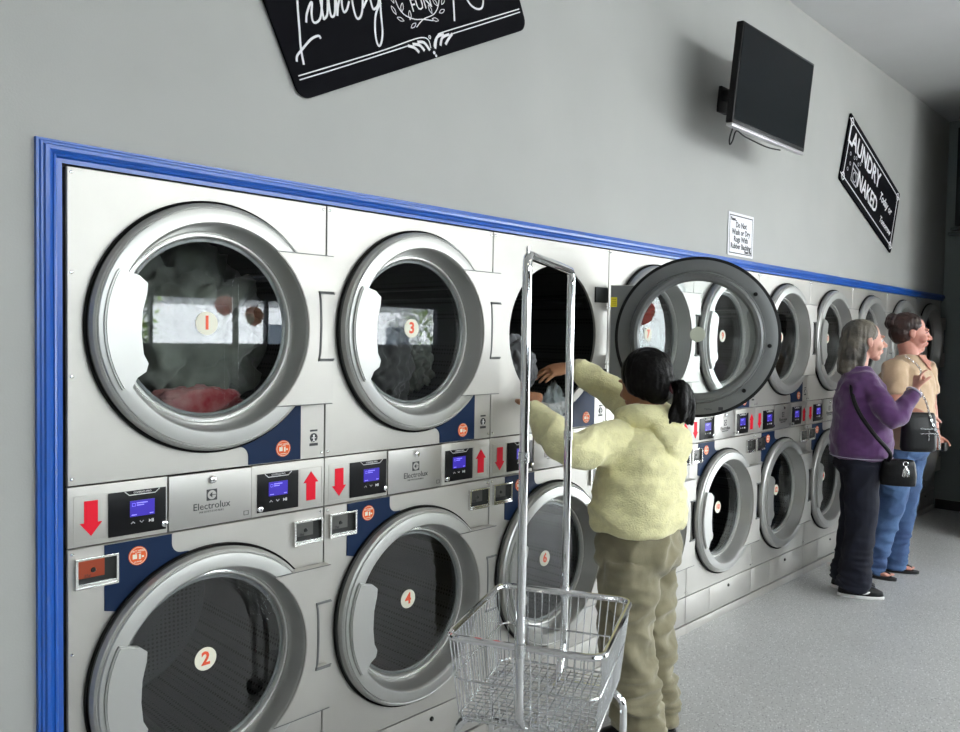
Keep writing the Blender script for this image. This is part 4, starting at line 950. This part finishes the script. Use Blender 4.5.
hand(mb, Rwr+V((.0,-.012,-.010)), (.05,-.55,-.75), (.9,.0,-.2), .9, 1., thumb=1)
bc3 = remesh(mb, .0055, 'body', sc_, C_, 2)
face_bits(P_, hf, hl, hu, bc3, 1.1, mat('iris_brown', (.05,.025,.012), .2), mat('brown_brow', (.05,.025,.018), .8), mat('lip_red', (.45,.10,.09), .45), shut=True)
tan = fabric('tan_jersey', (.56,.40,.26), (.49,.345,.22), 15, .2, 260)
mb = MB()
loft(mb, [(pel+V((0,0,-.055)), r*.200, f*.165),(pel+UZ*.02, r*.225, f*.185),(pel+UZ*.12, r*.220, f*.190),(pel+UZ*.26, r*.205, f*.175),(pel+V((.015,0,.39)), r*.215, f*.175),(pel+V((.03,0,.48)), r*.190, f*.13),(nk-UZ*.045, r*.125, f*.095),(nk-UZ*.018, r*.088, f*.082)])
limb(mb, [Rsh+V((.02,0,0)),(Rsh+Rel)/2,Rel+(Rsh-Rel)*.18], [.085,.076,.070], 18, ends=False); limb(mb, [Lsh-V((.02,0,0)),(Lsh+Lel)/2,Lel+(Lsh-Lel)*.22], [.085,.078,.072], 18, ends=False)
remesh(mb, .0075, 'top', tan, C_, 4, folds(.0085, 1.0, 8, 9))
mb = MB(); nf = nk-UZ*.02
loft(mb, [(nf+f*.085+UZ*.005, r*.055, f*.012),(nf+f*.118-UZ*.045, r*.034, f*.012),(nf+f*.150-UZ*.10, r*.006, f*.008)], 14); remesh(mb, .005, 'neckline_skin', sc_, C_, 2)
jeans = fabric('blue_denim', (.075,.145,.29), (.03,.06,.15), 5, .2, 300, sheen=0.)
trousers(pel, r, f, (Lk,Rk), (La,Ra), (.122,.108,.088,.082), (.195,.165), C_, jeans, 'jeans', .008, 1.4, .03, top=.0, flare=1.08)
for a, d in ((Ra, (.05,-1)), (La, (.42,-.9))): shoe(C_, (a.x,a.y), d, 1.0, 'sandal')
dk_hair = mat('auburn_hair', (.045,.018,.014), .42, col2=(.02,.009,.008), nscale=22, bump=.5, bscale=70)
mb = MB(); H = lambda a, b, d, rf, rl, ru: ell(mb, P_(a,b,d), hf, hl, hu, rf*1.15, rl*1.15, ru*1.13, 28)
H(-.032,0,.044,.096,.083,.082); H(-.052,0,.0,.074,.078,.074); H(-.055,0,-.045,.045,.055,.030)
for k in (-1,1): H(-.004,k*.058,.042,.040,.022,.028)
remesh(mb, .006, 'hair', dk_hair, C_, 4, strands(.004, 60))
mb = MB(); H(-.105,0,.075,.042,.045,.040); H(-.115,0,.050,.035,.05,.035); remesh(mb, .005, 'hair_bun', dk_hair, C_, 2, strands(.006, 70))
# her handbag with a chain, and the wallet in her hand
hb_ = empty('handbag', (4.985,-.655,1.045), 0, 'black leather handbag on a chain strap held in front of the tan top', 'bag')
bc = V((4.985,-.655,1.045)); bf = V((.69,-.72,0)).normalized(); bn = V((.72,.69,0)).normalized()
mb = MB(); loft(mb, [(bc-UZ*.125, bf*.108, bn*.045),(bc-UZ*.10, bf*.118, bn*.052),(bc+UZ*.02, bf*.115, bn*.048),(bc+UZ*.10, bf*.105, bn*.032),(bc+UZ*.13, bf*.095, bn*.02)], 28)
hbm = remesh(mb, .006, 'bag_body', bag_m, hb_, 2)
mb = MB(); 
for (a, b_, c, d) in ((-.02,.10,.025,.032),(.035,.041,-.05,.03),(-.02,.10,-.005,.0)): 
    P0 = bc-bn*.050
    mb.add([P0+bf*a+UZ*c, P0+bf*b_+UZ*c, P0+bf*b_+UZ*d, P0+bf*a+UZ*d, P0+bf*a+UZ*c-bn*.004, P0+bf*b_+UZ*c-bn*.004, P0+bf*b_+UZ*d-bn*.004, P0+bf*a+UZ*d-bn*.004], [(0,1,2,3),(4,5,6,7),(0,1,5,4),(1,2,6,5),(2,3,7,6),(3,0,4,7)])
sub(mb, 'metal_trim', chrome_r, hb_, smooth=0)
ch = smooth_path([bc+bf*.115-UZ*.10-bn*.04, bc+bf*.10-UZ*.02-bn*.05, bc+bf*.055+UZ*.09-bn*.04, bc+bf*.05+UZ*.20+bn*.02, bc+bf*.03+UZ*.30+bn*.08, V((5.17,-.60,1.45)), V((5.20,-.50,1.535))], 8); mb = MB()
for i in range(len(ch)-1):
    a = (ch[i]+ch[i+1])/2; d = (ch[i+1]-ch[i]).normalized(); w_ = d.cross(bn if i % 2 else bf).normalized()
    mb.tube([a+d*.013*cos(t*pi/4)+w_*.006*sin(t*pi/4) for t in range(8)], .0022, 5, closed=True)
sub(mb, 'chain_strap', chrome_r, hb_)
wl = empty('wallet', (5.540,-.675,.905), 0, 'small black wallet held in the lowered hand of the woman in tan', 'wallet')
MB().box(-.05,.03,-.012,.012,-.028,.028,.004).build('cover', bag_m, wl)
SKY = 14.; P_HIGH = 115.; P_END = 190.; P_TUBE = 9.; P_SUN = 70.; EXPO = -.22
# ------------------------------------------------------------------ light, world, camera
w = bpy.data.worlds.new('sky'); S.world = w; w.use_nodes = True
bg = w.node_tree.nodes['Background']; bg.inputs[0].default_value = (.93,.97,1.,1); bg.inputs[1].default_value = SKY
sl = bpy.data.lights.new('sun','SUN'); sl.energy = P_SUN; sl.angle = .02; so = bpy.data.objects.new('sun', sl); COL.objects.link(so); so.location = (0,0,10); so.rotation_euler = V((.35,-.75,-.75)).to_track_quat('-Z','Y').to_euler()
def area(name, loc, rot, sx, sy, power, col):
    l = bpy.data.lights.new(name, 'AREA'); l.shape = 'RECTANGLE'; l.size = sx; l.size_y = sy; l.energy = power; l.color = col
    o = bpy.data.objects.new(name, l); COL.objects.link(o); o.location = loc; o.rotation_euler = rot; return o
area('added_front_light', (4.9, YB-.16, 3.07), (rad(90),0,0), 4.0, .85, P_HIGH, (1.,.955,.915))  # added light on the dryer wall, behind the made-up high windows
area('daylight_end_windows', (XE+.20, (EW0+EW1)/2, 1.3), (rad(90),0,rad(90)), EW1-EW0, 2.5, P_END, (.98,.97,.97))
for i, x in enumerate((-.9, 2.0, 4.9)):
    area('tube_lamp', (x, -3.6, CEIL-.075), (0,0,0), 1.1, .25, P_TUBE, (1.,.92,.74))
cam = bpy.data.cameras.new('camera'); co = bpy.data.objects.new('camera', cam); COL.objects.link(co); S.camera = co
F_ = V((0.72018513,0.69278457,-0.03718761)); R_c = V((0.69361429,-0.72015432,0.01664234)); U_c = V((0.01525126,0.03777943,0.99916971))
M = Matrix((R_c, U_c, -F_)).transposed().to_4x4(); M.translation = V((-0.74527157,-2.19331249,1.62252991)); co.matrix_world = M
cam.sensor_width = 36; cam.sensor_fit = 'HORIZONTAL'; cam.lens = 800.65/960*36; cam.clip_start = .05; cam.clip_end = 200
S.view_settings.view_transform = 'Standard'; S.view_settings.look = 'None'; S.view_settings.gamma = 1; S.view_settings.use_curve_mapping = False
S.view_settings.exposure = EXPO
